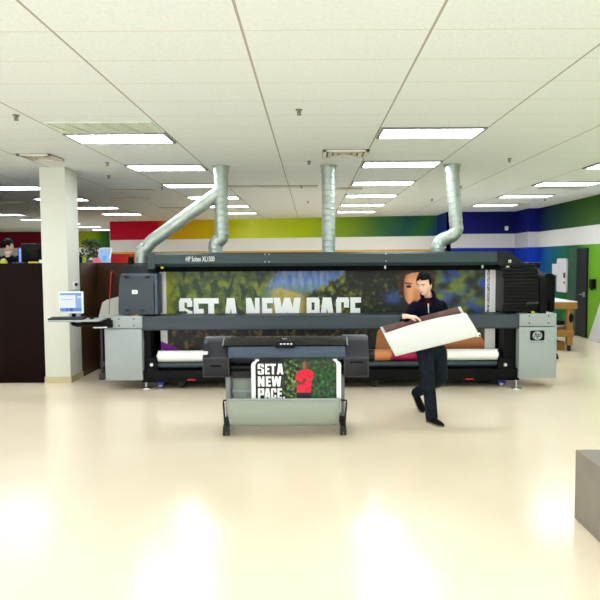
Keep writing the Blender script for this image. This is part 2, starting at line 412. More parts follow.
# door in the right wall
def ywall(px): return RW * FPX / (px - CX)
ya, yb = ywall(579), ywall(588.5)
dt = P(583, 248, (ya + yb) / 2).z
mb = MB(); mb.box((RW - .05, yb, .01), (RW - .005, ya, dt)); d1 = struct('door_1', mb, M['door'])
mb = MB(); mb.box((RW - .09, yb + .06, 1.0), (RW - .05, yb + .12, 1.12)); mb.cyl((RW - .08, yb + .09, 1.06), (RW - .13, yb + .09, 1.06), .012); mb.cyl((RW - .12, yb + .09, 1.06), (RW - .12, yb + .2, 1.06), .012); obj('door_handle', mb, M['steel'], d1)
mb = MB(); mb.box((RW - .07, ya, 0), (RW - .001, ya + .45, dt + .0)); struct('trim_door_jamb', mb, M['doorframe'])

# ================================================================== CEILING FITTINGS
def troffer():
    t = thing('ceiling_light', 'x', 'ceiling light')
    w, d = TW - .03, TD - .01
    mb = MB()
    for a, b2 in (((-w / 2, -d / 2), (w / 2, -d / 2 + .025)), ((-w / 2, d / 2 - .025), (w / 2, d / 2)), ((-w / 2, -d / 2), (-w / 2 + .03, d / 2)), ((w / 2 - .03, -d / 2), (w / 2, d / 2))):
        mb.box((a[0], a[1], -.022), (b2[0], b2[1], 0))
    obj('frame', mb, M['lamp_frame'], t)
    mb = MB(); mb.box((-w / 2 + .03, -d / 2 + .025, -.012), (w / 2 - .03, d / 2 - .025, -.001)); obj('diffuser', mb, M['lamp'], t)
    return t
cols = [(-10.2, 'row at the far left'), (-6.53, 'row passing behind the white column'), (X0 - TW, 'row just left of the slanted duct'), (X0 + 2 * TW, 'row between middle and right ducts'), (X0 + 5 * TW, 'row along the right wall')]
ords = ['frontmost', 'second', 'third', 'fourth', 'fifth', 'sixth', 'seventh', 'eighth', 'ninth', 'tenth']
first = None
for ci, (x, nm) in enumerate(cols):
    cnt = 0
    for k in range(0, 11):
        yc = Yrow + TD / 2 + 2.44 * k + (.22 if ci == 2 else (.45 if ci < 2 else (.3 if ci == 4 else 0)))
        xc = x + TW / 2
        if yc > (30.5 if xc < -8 else 21.3): break
        if ci == 4 and yc > 19.5: break
        px = CX + 640 * xc / yc
        if px < -12 or px > 645: continue
        if ci <= 1 and yc < 10: continue
        if ci == 4 and k < 1: continue
        lab = ('%s ceiling lamp from the front, %s' if cnt else '%s ceiling lamp, %s') % (ords[cnt], nm)
        cnt += 1
        if first is None:
            first = troffer(); first['group'] = 'recessed ceiling lights'; first.location = (xc, yc, CEIL); first['label'] = lab
        else: dup(first, (xc, yc, CEIL), lab)
added_lamps = [(c_, k) for c_ in (2, 3) for k in (-2, -3)] + [(1, k) for k in (1, 0, -1, -2)] + [(4, k) for k in (0, -1, -2)]  # extra lamps out of view, added to brighten the front floor and ceiling
for c_, k in added_lamps:
    dup(first, (cols[c_][0] + TW / 2, Yrow + TD / 2 + 2.44 * k, CEIL), 'added unseen ceiling lamp, %s, place %d before its front' % (cols[c_][1].replace('row ', ''), (2 if c_ == 1 else (1 if c_ == 4 else 0)) - k))
# louvred panel beside the front left lamp
t = thing('louvre_panel', 'pale green slatted ceiling panel in front of the frontmost lamp by the column', 'ceiling panel', (X0 - TW / 2, Yrow + .22 - TD / 2, CEIL))
w = TW - .06; mb = MB(); mb.box((t.location.x - w / 2, t.location.y - .29, CEIL - .012), (t.location.x + w / 2, t.location.y + .29, CEIL - .001)); obj('panel', mb, M['glass_green'], t)
for k in range(6):
    x = t.location.x - w / 2 + .1 + k * (w - .2) / 5
    mb = MB(); mb.add([(x - .06, t.location.y - .29, CEIL - .014), (x - .045, t.location.y - .29, CEIL - .014), (x + .065, t.location.y + .29, CEIL - .014), (x + .05, t.location.y + .29, CEIL - .014)], [(0, 1, 2, 3)]); mb.add([v + Vector((0, 0, -.012)) for v in mb.v], [(0, 1, 2, 3)])
    mb.f += [(0, 1, 5, 4), (1, 2, 6, 5), (2, 3, 7, 6), (3, 0, 4, 7)]
    obj('slat', mb, M['vent'], t)
# vents
def vent(px, py, w, d, label, conc=True):
    c = PZ(px, py, CEIL); c.z = CEIL
    t = thing('ceiling_vent', label, 'ceiling vent', c, 'ceiling air vents')
    mb = MB(); mb.box((c.x - w / 2, c.y - d / 2, CEIL - .01), (c.x + w / 2, c.y + d / 2, CEIL - .002)); obj('backing', mb, M['vent_dark'], t)
    mb = MB()
    if conc:
        n = 4
        for k in range(n):
            a, e = w / 2 * (1 - k / n), d / 2 * (1 - k / n); q = w / 2 / n * .62
            z0, z1 = CEIL - .03 + .004 * k, CEIL - .01
            for (xa, yaa, xb, ybb) in ((-a, -e, a, -e + q), (-a, e - q, a, e), (-a, -e, -a + q, e), (a - q, -e, a, e)):
                mb.box((c.x + xa, c.y + yaa, z0), (c.x + xb, c.y + ybb, z1))
    else:
        n = max(3, int(d / .09))
        for k in range(n):
            yy = c.y - d / 2 + (k + .3) * d / n
            mb.box((c.x - w / 2, yy, CEIL - .02), (c.x + w / 2, yy + d / n * .45, CEIL - .01))
    obj('louvre', mb, M['vent'], t); return t
vent(41, 156.5, .46, .5, 'square ceiling vent directly in front of the white column top')
vent(345, 153, .62, .62, 'square ceiling vent above and behind the middle steel duct')
vent(132, 190, .9, .3, 'slotted ceiling vent left of the slanted duct, nearer of two', False)
vent(130, 198.5, .9, .3, 'slotted ceiling vent left of the slanted duct, farther of two', False)
vent(176, 207.5, .9, .3, 'small slotted ceiling vent hidden partly behind the slanted duct', False)
vent(258, 186.3, 2.4, .25, 'long slotted ceiling vent between the left and middle steel ducts', False)
vent(343, 188.5, .8, .3, 'small slotted ceiling vent just right of the middle duct', False)
vent(10, 202, .8, .4, 'slotted ceiling vent left of the white column', False)
vent(562, 187.5, .9, .3, 'slotted ceiling vent beside a lamp near the right wall', False)
vent(514, 204.5, .7, .5, 'small slotted ceiling vent near the blue wall', False)
vent(12, 215, 1.0, .5, 'farthest slotted ceiling vent left of the white column', False)
# sprinklers
spk = [(16, 115, 'sprinkler head near the front edge left of the column'), (107, 162.5, 'sprinkler head right of the white column, nearer of two'), (108.5, 175.5, 'sprinkler head right of the white column, farther of two'),
       (299, 109.5, 'frontmost sprinkler head above the middle of the big printer'), (309, 161, 'sprinkler head just left of the middle duct'), (301.5, 185.5, 'small sprinkler head behind the middle duct, left side'),
       (509.5, 158.5, 'sprinkler head in the plain ceiling right of the right duct'), (461, 186, 'sprinkler head just right of the right duct'), (432, 199, 'distant sprinkler head left of the right duct'), (545, 199, 'sprinkler head between the far lamps near the right wall'), (162, 187, 'sprinkler head left of the slanted duct'), (308, 201, 'distant sprinkler head left of the middle duct')]
fs = None
for px, py, lab in spk:
    c = PZ(px, py, CEIL); c.z = CEIL
    if fs is None:
        fs = thing('sprinkler', lab, 'sprinkler', c, 'ceiling sprinklers')
        mb = MB(); mb.tube([c, c - Vector((0, 0, .012))], [.036, .03], 16); obj('escutcheon', mb, M['brass'], fs)
        mb = MB(); mb.cyl(c - Vector((0, 0, .01)), c - Vector((0, 0, .035)), .010, 10)
        mb.tube([c + Vector((-.012, 0, -.02)), c + Vector((-.018, 0, -.034)), c + Vector((0, 0, -.052))], .005, 8); mb.tube([c + Vector((.012, 0, -.02)), c + Vector((.018, 0, -.034)), c + Vector((0, 0, -.052))], .005, 8); obj('stem', mb, M['brass'], fs)
        mb = MB(); mb.cyl(c - Vector((0, 0, .050)), c - Vector((0, 0, .055)), .024, 14); obj('deflector', mb, M['brass'], fs)
    else: dup(fs, c, lab)

# ================================================================== BIG PRINTER
YF = 9.55
big = thing('wide_format_printer', 'huge grey and black roll printer spanning the room with hood', 'printer', (0.2, 10.0, 0))
# front beam
xa, xb, za, zb = rect(141.5, 315.5, 520, 329.5, YF)
prof = [(YF, za), (YF, zb - .03), (YF + .02, zb), (YF + .30, zb + .015), (YF + .30, za + .02), (YF + .05, za)]
mb = MB(); mb.prism(prof, xa, xb); beam = obj('front_beam', mb, M['slate'], big)
mb = MB(); mb.box((xa, YF - .004, za + .004), (xb, YF, za + .014)); obj('beam_lip', mb, M['slate_dark'], beam)
BEAMZ0, BEAMZ1 = za, zb
# end cabinets
def screws(par, x0, x1, z0, z1, Y, r=.011):
    for x in (x0, x1):
        for z in (z0, z1):
            mb = MB(); mb.cyl((x, Y + .002, z), (x, Y - .004, z), r, 12); obj('screw', mb, M['rubber'], par)
xl0, xl1, z0, z1 = rect(111, 316, 142, 328.5, YF - .03)
LZ0, LZ1 = z0, z1
mb = MB(); mb.box((xl0, YF - .03, z0), (xl1, YF + .9, z1), .006); lc = obj('control_box', mb, M['cab_grey'], big)
screws(lc, xl0 + .12, xl0 + .34, z0 + .04, z1 - .045, YF - .03)
x0, x1, z0, z1 = rect(105, 329, 142, 380.5, YF - .03)
mb = MB(); mb.box((x0, YF - .03, z0), (x1, YF + .45, LZ0 - .012), .006); obj('side_cabinet', mb, M['cab_grey'], big)
CABZ = z0
xr0, xr1, z0, z1 = rect(520, 313, 556.5, 326.5, YF - .03)
mb = MB(); mb.box((xr0, YF - .03, LZ0), (xr1, YF + .9, LZ1), .006); rc = obj('control_box', mb, M['cab_grey'], big)
screws(rc, xr0 + .14, xr1 - .12, LZ0 + .045, LZ1 - .035, YF - .03)
x0, x1, z0, z1 = rect(519, 327.5, 556.5, 378, YF - .03)
mb = MB(); mb.box((x0, YF - .03, CABZ), (x1, YF + .45, LZ0 - .012), .006); cab = obj('side_cabinet', mb, M['cab_grey'], big)
mb = MB(); pbox(mb, 556.5, 315, 560, 316.5, YF + .02, YF + .04)
# logo plate on right cabinet
def rounded(x0, x1, z0, z1, r, n=5):
    out = []
    for cx, cz, a0 in ((x1 - r, z1 - r, 0), (x0 + r, z1 - r, 90), (x0 + r, z0 + r, 180), (x1 - r, z0 + r, 270)):
        for k in range(n + 1):
            a = math.radians(a0 + 90 * k / n); out.append((cx + r * math.cos(a), cz + r * math.sin(a)))
    return out
def disc(cx, cz, rx, rz, n=28): return [(cx + rx * math.cos(2 * PI * k / n), cz + rz * math.sin(2 * PI * k / n)) for k in range(n)]
def logo(par, x0, x1, z0, z1, Y, plate, discm, lett, sub=True):
    mb = MB(); mb.prism(rounded(x0, x1, z0, z1, (z1 - z0) * .16), Y - .003, Y + .002, 'Y'); pl = obj('logo_plate', mb, plate, par)
    cx, cz, r = (x0 + x1) / 2, (z0 + z1) / 2, (z1 - z0) * .43
    mb = MB(); mb.prism(disc(cx, cz, r * 1.1, r), Y - .0045, Y - .003, 'Y'); obj('logo_disc', mb, discm, pl)
    mb = font_mesh('hp', r * 1.5, (cx - r * .75, Y - .0055, cz - r * .75), (1, 0, 0), (0, 0, 1), (0, 0, 0), shear=.35, bold=.012, height=r * 1.5)
    obj('logo_letters', mb, lett, pl)
    return pl
x0, x1, z0, z1 = rect(530, 330.5, 544.5, 340.5, YF - .03)
logo(cab, x0, x1, z0, z1, YF - .031, M['black'], M['cab_grey'], M['black'])
mb = font_mesh('invent', (x1 - x0) * .92, (x0 + .01, YF - .0325, z0 - .035), (1, 0, 0), (0, 0, 1), (0, 0, 0), spacing=1.8, height=.018); obj('lettering', mb, M['plotter'], cab)
# hood
YH = 9.72
hx0, hx1, hz0, hz1 = rect(148, 252, 505, 266, YH)
prof = [(YH + .05, hz0 - .0), (YH, hz0 + .05), (YH, hz1 - .03), (YH + .03, hz1), (YH + 1.0, hz1), (YH + 1.0, hz0)]
mb = MB(); mb.prism(prof, hx0 + .06, P(497, 256, YH).x); hood = obj('hood', mb, M['hood'], big)
# right end of the hood slopes down, long dark wedge
xe0, xe1, xe2 = P(497, 258, YH).x, P(509, 258, YH).x, P(525, 258, YH).x
ze = P(520, 263, YH).z
mb = MB(); mb.prism([(xe0, hz0), (xe0, hz1), (xe1, hz1), (xe2, ze), (xe2, hz0)], YH + .005, YH + .98, 'Y'); obj('hood_end_cap', mb, M['slate_dark'], hood)
mb = MB(); mb.prism([(hx0, hz0 - .03), (hx0, hz1 - .02), (hx0 + .04, hz1 + .01), (hx0 + .1, hz1 + .01), (hx0 + .1, hz0 - .03)], YH - .012, YH + .98, 'Y'); obj('hood_end_cap', mb, M['hood'], hood)
for k, (px, py) in enumerate(((265, 254.2), (269, 254.2), (265, 261.8), (269, 261.8), (386, 254), (386, 261), (152, 255), (152, 263))):
    p = P(px, py, YH); mb = MB(); mb.cyl((p.x, YH + .002, p.z), (p.x, YH - .004, p.z), .008, 10); obj('screw', mb, M['steel'], hood)
p0, p1 = P(186, 261.5, YH), P(214.5, 256, YH)
mb = font_mesh('HP Scitex XL1500', p1.x - p0.x, (p0.x, YH - .003, p0.z), (1, 0, 0), (0, 0, 1), (0, 0, 0), height=.075, bold=.0); obj('lettering', mb, M['lettering'], hood)
mb = MB(); mb.box((hx0 + .1, YH + .10, hz0 - .075), (P(500, 266, YH).x, YH + 1.0, hz0 + .001)); obj('hood_shadow_strip', mb, M['cavity'], hood)  # black strip stands in for the shadow under the hood
for px in (385, 482):
    p = P(px, 266.5, YH + .1); mb = MB(); mb.box((p.x - .012, YH + .06, hz0 - .05), (p.x + .012, YH + .11, hz0), .003); obj('latch', mb, M['steel'], hood)
# black rear body
mb = MB(); mb.box((P(128, 300, 10.3).x, 10.32, .30), (P(532, 300, 10.3).x, 10.9, hz0)); obj('rear_body', mb, M['cavity'], big)
# black upright walls inside the ends
mb = MB(); mb.box((P(142.5, 350, YF + .1).x, YF + .10, .25), (P(150.5, 350, YF + .1).x, 10.35, BEAMZ0 + .02)); obj('end_frame', mb, M['black'], big)
mb = MB(); mb.box((P(504, 350, YF + .1).x, YF + .12, .25), (P(519, 350, YF + .1).x, 10.35, BEAMZ0 + .02)); obj('end_frame', mb, M['black'], big)
# lower frame
x0, x1, z0, z1 = rect(141.5, 370, 519.5, 381.5, YF + .02)
mb = MB(); mb.box((x0, YF + .02, z0), (x1, YF + .30, z1), .01); lf = obj('lower_frame', mb, M['black'], big)
mb = MB(); mb.box((x0, 10.5, .05), (x1, 10.8, z1), .01); mb.box((x0, YF + .3, z0), (x0 + .2, 10.5, z1)); mb.box((x1 - .2, YF + .3, z0), (x1, 10.5, z1)); obj('base_frame', mb, M['black'], big)
LFZ0, LFZ1 = z0, z1
for px, py in ((191.5, 379.8), (469.5, 379)):
    mb = MB(); pbox(mb, px - 4, py - .6, px + 4, py + .7, YF + .014, YF + .02); obj('warning_label', mb, M['red'], lf)
x0, x1, z0, z1 = rect(156, 363, 499, 368, YF + .06)
mb = MB(); mb.cyl((x0, YF + .16, (z0 + z1) / 2), (x1, YF + .16, (z0 + z1) / 2), .045, 24); obj('winding_bar', mb, M['slate'], big)
for a, b2 in ((146, 158), (497, 513)):
    mb = MB(); xA, xB, zA, zB = rect(a, 358, b2, 371, YF + .05)
    mb.prism([(xA, zA), (xA + .02, zB - .08), (xA + .07, zB), (xB - .05, zB), (xB, zA)], YF + .05, YF + .28, 'Y'); br = obj('roll_bracket', mb, M['black'], big)
    mb = MB(); c = Vector(((xA + xB) / 2, YF + .05, (zA + zB) / 2)); mb.cyl(c, c - Vector((0, .03, 0)), .025); obj('knob', mb, M['steel'], br)
# feet and casters
for px, py in ((146.5, 387), (516, 387)):
    g = PZ(px, py + 1.5, 0)
    mb = MB(); mb.cyl((g.x, g.y, .02), (g.x, g.y, LFZ0 + .02), .016, 12); ft = obj('leveling_foot', mb, M['steel'], big)
    mb = MB(); mb.tube([(g.x, g.y, 0), (g.x, g.y, .018), (g.x, g.y, .03)], [.075, .07, .02], 20); obj('foot_pad', mb, M['steel'], ft)
for px in (161, 500.5, 182, 374):
    x = P(px, 384, YF + .12).x; bl = px in (161, 500.5); mm = M['blue'] if bl else M['rubber']
    mb = MB(); mb.box((x - .055, YF + .06, LFZ0 - .05), (x + .055, YF + .2, LFZ0 + .06), .01); cs = obj('caster', mb, mm, big)
    mb = MB(); mb.cyl((x - .028, YF + .13, .055), (x + .028, YF + .13, .055), .055, 20); obj('wheel', mb, M['steel'] if bl else M['rubber'], cs)
for x in (-2.4, 3.1, .3):
    mb = MB(); mb.cyl((x, 10.6, 0), (x, 10.6, LFZ0 + .02), .05, 16); obj('leveling_foot', mb, M['black'], big)
# left head cover
YC = YF + .0
x0, x1, z0, z1 = rect(118, 273.5, 154, 314.5, YC)
prof = [(YC, z0), (YC - .02, z0 + .15), (YC - .02, z1 - .2), (YC, z1 - .07), (YC + .05, z1 - .015), (YC + .12, z1), (YC + .12, z0)]
mb = MB(); mb.prism(prof, x0, x1)
for v in mb.v:   # leans in a little at the top
    if v.x < x0 + .01: v.x += .035 * (v.z - z0) / (z1 - z0)
cov = obj('head_cover', mb, M['slate'], big, angle=50)
mb = MB(); mb.box((x1 + .002, YC + .0, z0), (x1 + .05, YC + .3, z1 - .01), .01); obj('cover_edge', mb, M['plotter_blue'], cov)
mb = MB(); xx0, xx1, zz0, zz1 = rect(123, 263, 155, 275, YC + .15)
mb.prism([(YC + .13, z0), (YC + .13, z1 - .03), (YC + .25, zz1 - .05), (YC + .5, zz1), (YC + .8, zz1 - .05), (YC + .8, z0)], xx0, xx1 - .02); obj('carriage_housing', mb, M['slate_dark'], big)
for px, py in ((126, 276.6), (147, 276.6), (127, 310.5), (142, 310.5)):
    mb = MB(); pbox(mb, px - 2, py - .9, px + 2, py + .9, YC - .03, YC + .03, .004); obj('latch', mb, M['rubber'], cov)
lx0, lx1, lz0, lz1 = rect(132, 290, 137.6, 294, YC - .02)
mb = MB(); mb.prism(rounded(lx0, lx1, lz0, lz1, .012), YC - .026, YC - .018, 'Y'); pl = obj('logo_plate', mb, M['white'], cov)
mb = font_mesh('hp', (lx1 - lx0) * .5, (lx0 + (lx1 - lx0) * .22, YC - .028, lz0 + .008), (1, 0, 0), (0, 0, 1), (0, 0, 0), shear=.35, height=(lz1 - lz0) * .72); obj('logo_letters', mb, M['plotter_blue'], pl)
p = P(130, 262, YC + .4); mb = MB(); mb.cyl((p.x, YC + .45, p.z - .08), (p.x, YC + .45, p.z + .02), .05); mb.ball((p.x, YC + .45, p.z + .05), .045); obj('cable_gland', mb, M['black'], big)
mb = MB(); p = P(162, 268, YF + .2); mb.box((p.x - .02, YF + .2, p.z - .01), (p.x + .02, YF + .25, p.z + .02), .006); obj('sensor_tab', mb, M['yellow'], big)
YB0 = 10.0
# right cover: black, ribbed, curved
x0, x1, z0, z1 = rect(492, 263, 542, 313.5, YC)
n = 14; prof = []
for k in range(n + 1):
    a = k / n; z = z0 + .02 + (z1 - z0 - .04) * a
    y = YC + .02 + .28 * max(0, (a - .55) / .45) ** 2.2 + .06 * max(0, (.2 - a) / .2) ** 2
    prof.append((y, z))
    if k < n: prof.append((y + .006, z + .008)); prof.append((y + .006, z + (z1 - z0 - .04) / n - .004))
prof += [(YC + .95, z1 - .02), (YC + .95, z0)]
mb = MB(); mb.prism(prof, P(495.5, 290, YB0).x, x1 - .03); rcov = obj('print_head_cover', mb, M['black_gloss'], big)
prof2 = [(YC - .0, z0)] + [(YC - .0 + .30 * max(0, (a - .55) / .45) ** 2.2, z0 + (z1 - z0) * a) for a in [i / 12 for i in range(13)]] + [(YC + 1.0, z1), (YC + 1.0, z0)]
mb = MB(); mb.prism(prof2, x1 - .03, x1 + .07); o = obj('cover_end_cap', mb, M['black'], rcov)
for v in o.data.vertices:
    if v.co.x > x1 + .05: v.co.z -= .10 * max(0, (v.co.z - z0) / (z1 - z0) - .7) / .3; v.co.x -= .05 * max(0, (v.co.z - z0) / (z1 - z0) - .6)
mb = MB(); pbox(mb, 497, 262.5, 541, 268, YC + .30, YC + .9, .02); obj('cover_top_flange', mb, M['black'], rcov)
mb = MB(); pbox(mb, 527, 302, 538.5, 304.2, YC - .005, YC + .02); obj('status_display', mb, M['plotter'], rcov)
for px, py in ((509, 261), (507, 267)):
    p = P(px, py, YC + .2); mb = MB(); mb.box((p.x - .02, YC + .16, p.z - .03), (p.x + .025, YC + .26, p.z + .02), .006); mb.ball((p.x, YC + .16, p.z), .016); obj('hinge', mb, M['steel'], rcov)
# buttons
for px, py, mm, nm in ((133.5, 315, 'red', 'stop_button'), (137, 315.6, 'yellow', 'button_base'), (532.5, 312, 'yellow', 'button_base'), (529.5, 312.6, 'black', 'stop_button')):
    p = P(px, py, YF + .05); mb = MB(); mb.tube([(p.x, YF + .05, LZ1 - .004), (p.x, YF + .05, LZ1 + .02), (p.x, YF + .05, LZ1 + .03)], [.03, .034, .026], 16); obj(nm, mb, M[mm], big)
# pale rear cover and post at the left end
x0, x1, z0, z1 = rect(98, 300, 120, 318, 10.05)
mb = MB(); mb.prism([(x0, z0), (x0 + .07, z1 - .04), (x0 + .13, z1), (x1, z1 + .06), (x1, z0)], 10.05, 10.6, 'Y'); obj('rear_cover', mb, M['beige_plastic'], big)
g = P(102.5, 350, 10.45)
mb = MB(); mb.cyl((g.x, 10.45, .03), (g.x, 10.45, LZ0 - .0), .03, 14); po = obj('rear_post', mb, M['plotter'], big)
mb = MB(); mb.box((g.x - .05, 10.38, 0), (g.x + .05, 10.52, .1), .01); mb.box((g.x - .02, 10.40, .22), (g.x + .09, 10.46, .3)); obj('post_foot', mb, M['plotter'], po)
# red line at the left end
a, b2, c = P(111, 273, 9.95), P(110, 292, 9.95), P(109, 315, 9.95)
mb = MB(); mb.tube([c, b2, a, a + Vector((.01, .03, .02))], .0055, 8); obj('air_hose', mb, M['red'], big)
# workstation arm
YA = 9.42
p = [P(108.5, 325, YA + .1), P(96, 324.8, YA), P(84, 325, YA), P(77, 325, YA), P(73.5, 323.8, YA), P(72, 321.8, YA)]
mb = MB(); mb.tube(p, .032, 14); arm = obj('support_arm', mb, M['black'], big)
mb = MB(); pbox(mb, 106.5, 320.5, 111.2, 328, YA + .02, YF + .05, .008); obj('arm_bracket', mb, M['black'], arm)
mb = MB(); pbox(mb, 93, 327, 107, 328.2, YA + .0, YA + .1, .004); obj('arm_plate', mb, M['white'], arm)
tr0, tr1, tz0, tz1 = rect(47.5, 320, 99, 322, YA - .25)
mb = MB(); mb.box((tr0, YA - .25, tz0), (tr1, YA + .12, tz1), .008); tray = obj('tray', mb, M['cab_grey'], big)
TZ = tz1

# ---------------------------------------------------------------- things on the tray
mx0, mx1, mz0, mz1 = rect(58.5, 291.5, 83, 313.5, YA)
t = thing('monitor', 'white flat monitor with blue dialog on screen beside the column', 'monitor', ((mx0 + mx1) / 2, YA, TZ))
mb = MB(); mb.box((mx0, YA, mz0), (mx1, YA + .04, mz1), .01); obj('bezel', mb, M['white'], t)
def scr(u, v):
    if v > .88: return (120, 160, 225)
    if v < .2: return (100, 140, 215) if not (.3 < u < .36 or .45 < u < .6) else (60, 80, 170)
    if u < .72: return (232, 243, 246) if not (.62 < v < .66 and .05 < u < .6) else (120, 130, 140)
    return (140, 180, 235) if not (.72 < v < .84 and u > .8) else (220, 235, 250)
painted('screen', lambda u, v: (mx0 + .022 + (mx1 - mx0 - .044) * u, YA - .002, mz0 + .03 + (mz1 - mz0 - .052) * v), 60, 50, scr, M['screen'], t)
cx = (mx0 + mx1) / 2 + .02
mb = MB(); mb.box((cx - .03, YA + .042, TZ + .012), (cx + .03, YA + .065, mz0 + .12), .006); mb.box((cx - .07, YA + .0, TZ + .0), (cx + .07, YA + .115, TZ + .015), .006); obj('stand', mb, M['black'], t)
t = thing('keyboard', 'dark keyboard lying on the workstation tray below the monitor', 'keyboard', ((tr0 + tr1) / 2 - .12, YA - .2, TZ))
kx0, kx1 = P(48.5, 319, YA - .2).x, P(83, 319, YA - .2).x
mb = MB(); mb.prism([(YA - .235, TZ), (YA - .235, TZ + .016), (YA - .07, TZ + .032), (YA - .07, TZ)], kx0, kx1); obj('housing', mb, M['slate_dark'], t)
mb = MB()
for r_ in range(5):
    for k in range(16):
        w = (kx1 - kx0 - .03) / 16; xk = kx0 + .015 + k * w; yk = YA - .225 + r_ * .029; zk = TZ + .017 + r_ * .0029
        mb.box((xk + .002, yk, zk - .004), (xk + w - .002, yk + .025, zk + .006))
obj('keys', mb, M['slate'], t)
mxp = P(91.5, 318, YA - .15)
mb = MB(); mb.ball((mxp.x, YA - .14, TZ + .015), (.034, .055, .017)); single('mouse', mb, M['black'], 'black mouse on the workstation tray right of the keyboard', 'mouse')

# ================================================================== BANNER IN THE BIG PRINTER
YB = 10.0
bx0, bx1 = P(160, 300, YB).x, P(495.5, 300, YB).x
bz1, bz0 = P(326, 265.5, YB).z, P(326, 353, YB).z
def b_px(u, v): return 160 + 335.5 * u, 353 - 87.5 * v
def inpoly(x, y, poly):
    c = False; j = len(poly) - 1
    for i in range(len(poly)):
        if (poly[i][1] > y) != (poly[j][1] > y) and x < (poly[j][0] - poly[i][0]) * (y - poly[i][1]) / (poly[j][1] - poly[i][1]) + poly[i][0]: c = not c
        j = i
    return c
def bannercol(x, y):
    n1, n2, n3 = fbm(x * .11, y * .11), .7 * fbm(x * .24, y * .24, 5, 2), fbm(x * .05, y * .05, 9)
    if y < 322:
        # conifer forest on the left
        tree = abs(((x + 3 * n3 + 7 * math.sin(y * .02)) % 15) - 7.5) / 7.5 * 12 - ((y + 30 * fbm(x * .04, 3)) % 26) * .55
        f = mix((116, 126, 44), (50, 68, 42), .5 + .9 * n1)
        f = mix(f, (36, 54, 44), sst(0, 5, tree) * .95); f = mix(f, (140, 150, 40), sst(.1, .7, n2) * .45)
        f = mix(f, (72, 92, 92), sst(283, 266, y) * .35)
        f = mix(f, (168, 172, 24), sst(178, 166, x) * .75)
        # blue hills
        h = mix((78, 108, 178), (128, 148, 178), .5 + .9 * fbm(x * .25, y * .06, 2)); h = mix(h, (92, 118, 104), sst(280, 297, y + 5 * n1))
        s = sst(268, 280, x + (y - 268) * .0 + 5 * n2 - (276 - y) * .6)
        c = mix(f, h, s)
        tan = mix((188, 160, 96), (150, 140, 70), .5 + n2)
        c = mix(c, tan, sst(285, 289, y - abs(x - 280) * .32 + 2 * n2) * sst(266, 276, x) * sst(330, 312, x))
        # dark foliage with yellow green sprays
        edge = 292 - 16 * sst(308, 345, x) - 22 * sst(342, 352, x)
        d = mix((20, 26, 12), (134, 136, 40), sst(-.35, .75, .8 * n2 + .6 * n1 - .25 * sst(352, 366, x)))
        d = mix(d, (12, 14, 12), sst(346, 356, x) * sst(296, 276, y + .35 * (x - 350)) * .95)
        c = mix(c, d, sst(edge - 2, edge + 3, y + 5 * n2) * sst(300, 312, x))
        if 350 < x: c = mix(c, d, 1)
        # bluish and olive blur on the right
        e = mix((44, 72, 150), (104, 118, 38), sst(-.75, .65, 1.5 * fbm(x * .075, y * .075, 4, 2) + .35 * n2)); e = mix(e, (26, 36, 24), sst(-.35, .75, fbm(x * .06, y * .09, 14, 2) + n2 * .4))
        c = mix(c, e, sst(426, 440, x)); c = mix(c, (52, 82, 170), sst(378, 392, x) * sst(404, 396, x) * sst(286, 297, y + 4 * n2) * sst(308, 300, y) * .7)
        # woman's head
        hx, hy = x - 416, y - 283
        q = (hx / 19) ** 2 + (hy / 23) ** 2 + .25 * n2
        if hy > -22: c = mix(c, mix((36, 18, 13), (84, 42, 26), .5 + n2), sst(1.05, .85, q))
        fq = abs((x - 414) / 10.4) ** 2.4 + abs((y - 288) / 18) ** 2.4
        if y > 273 + .35 * max(0, 413 - x) + 1.2 * n2: c = mix(c, mix((224, 156, 110), (150, 88, 56), sst(410, 402, x)), sst(1.05, .9, fq))
        if fq < .9:
            if abs(y - 283.8 - .1 * (x - 408)) < .9 and 404.5 < x < 412: c = mix(c, (60, 32, 22), .7)
            if ((x - 408.8) / 2.7) ** 2 + ((y - 286.8) / 1.5) ** 2 < 1: c = (34, 22, 20)
            c = mix(c, (176, 104, 70), .6 * sst(411, 416, x) * sst(286, 294, y))
            c = mix(c, (150, 60, 52), .7 * sst(411, 414, x) * sst(299.5, 301, y) * sst(304, 302.5, y))
    else:
        c = mix((20, 18, 12), (112, 92, 52), sst(-.2, .9, n2 + .6 * n1)); c = mix(c, (20, 26, 16), sst(350, 380, x) * .6)
        c = mix(c, (108, 106, 40), sst(440, 455, x) * sst(-.1, .5, n1) * .6)
        if inpoly(x, y, [(377, 333), (381, 324), (396, 324), (398, 340), (391, 364), (374, 364)]): c = mix((206, 132, 84), (150, 84, 48), sst(388, 396, x))
        if inpoly(x, y, [(392, 352), (398, 324), (444, 324), (440, 364), (389, 364)]): c = mix((168, 22, 78), (130, 14, 58), .5 + n1)
        if inpoly(x, y, [(436, 340), (462, 336), (482, 338), (487, 346), (478, 353), (450, 354), (436, 364)]): c = mix((212, 136, 84), (160, 92, 52), sst(340, 350, y))
        if y > 340 + (x - 160) * .45: c = (140, 14, 160)
        if y > 348 + (x - 160) * .35: c = (158, 138, 226)
        if x < 167 and y < 340 + (x - 160) * .45: c = (236, 240, 236)
    if y < 322 and x < 166.5:
        c = (244, 238, 240) if not abs(x - 162.5) < .35 else (220, 190, 206)
    if x > 485:
        c = (242, 242, 240)
        if y < 318 and abs(x - 488.3) < 1.3 and noise.noise(Vector((x * 2.5, y * 1.4, 3))) > -.05: c = (50, 50, 52)
    return c
ban = thing('printed_banner', 'wide landscape banner with large white letters inside the big printer', 'banner', ((bx0 + bx1) / 2, YB, bz0))
painted('print', lambda u, v: (bx0 + (bx1 - bx0) * u, YB, bz0 + (bz1 - bz0) * v), 760, 175, lambda u, v: bannercol(*b_px(u, v)), M['ink'], ban)
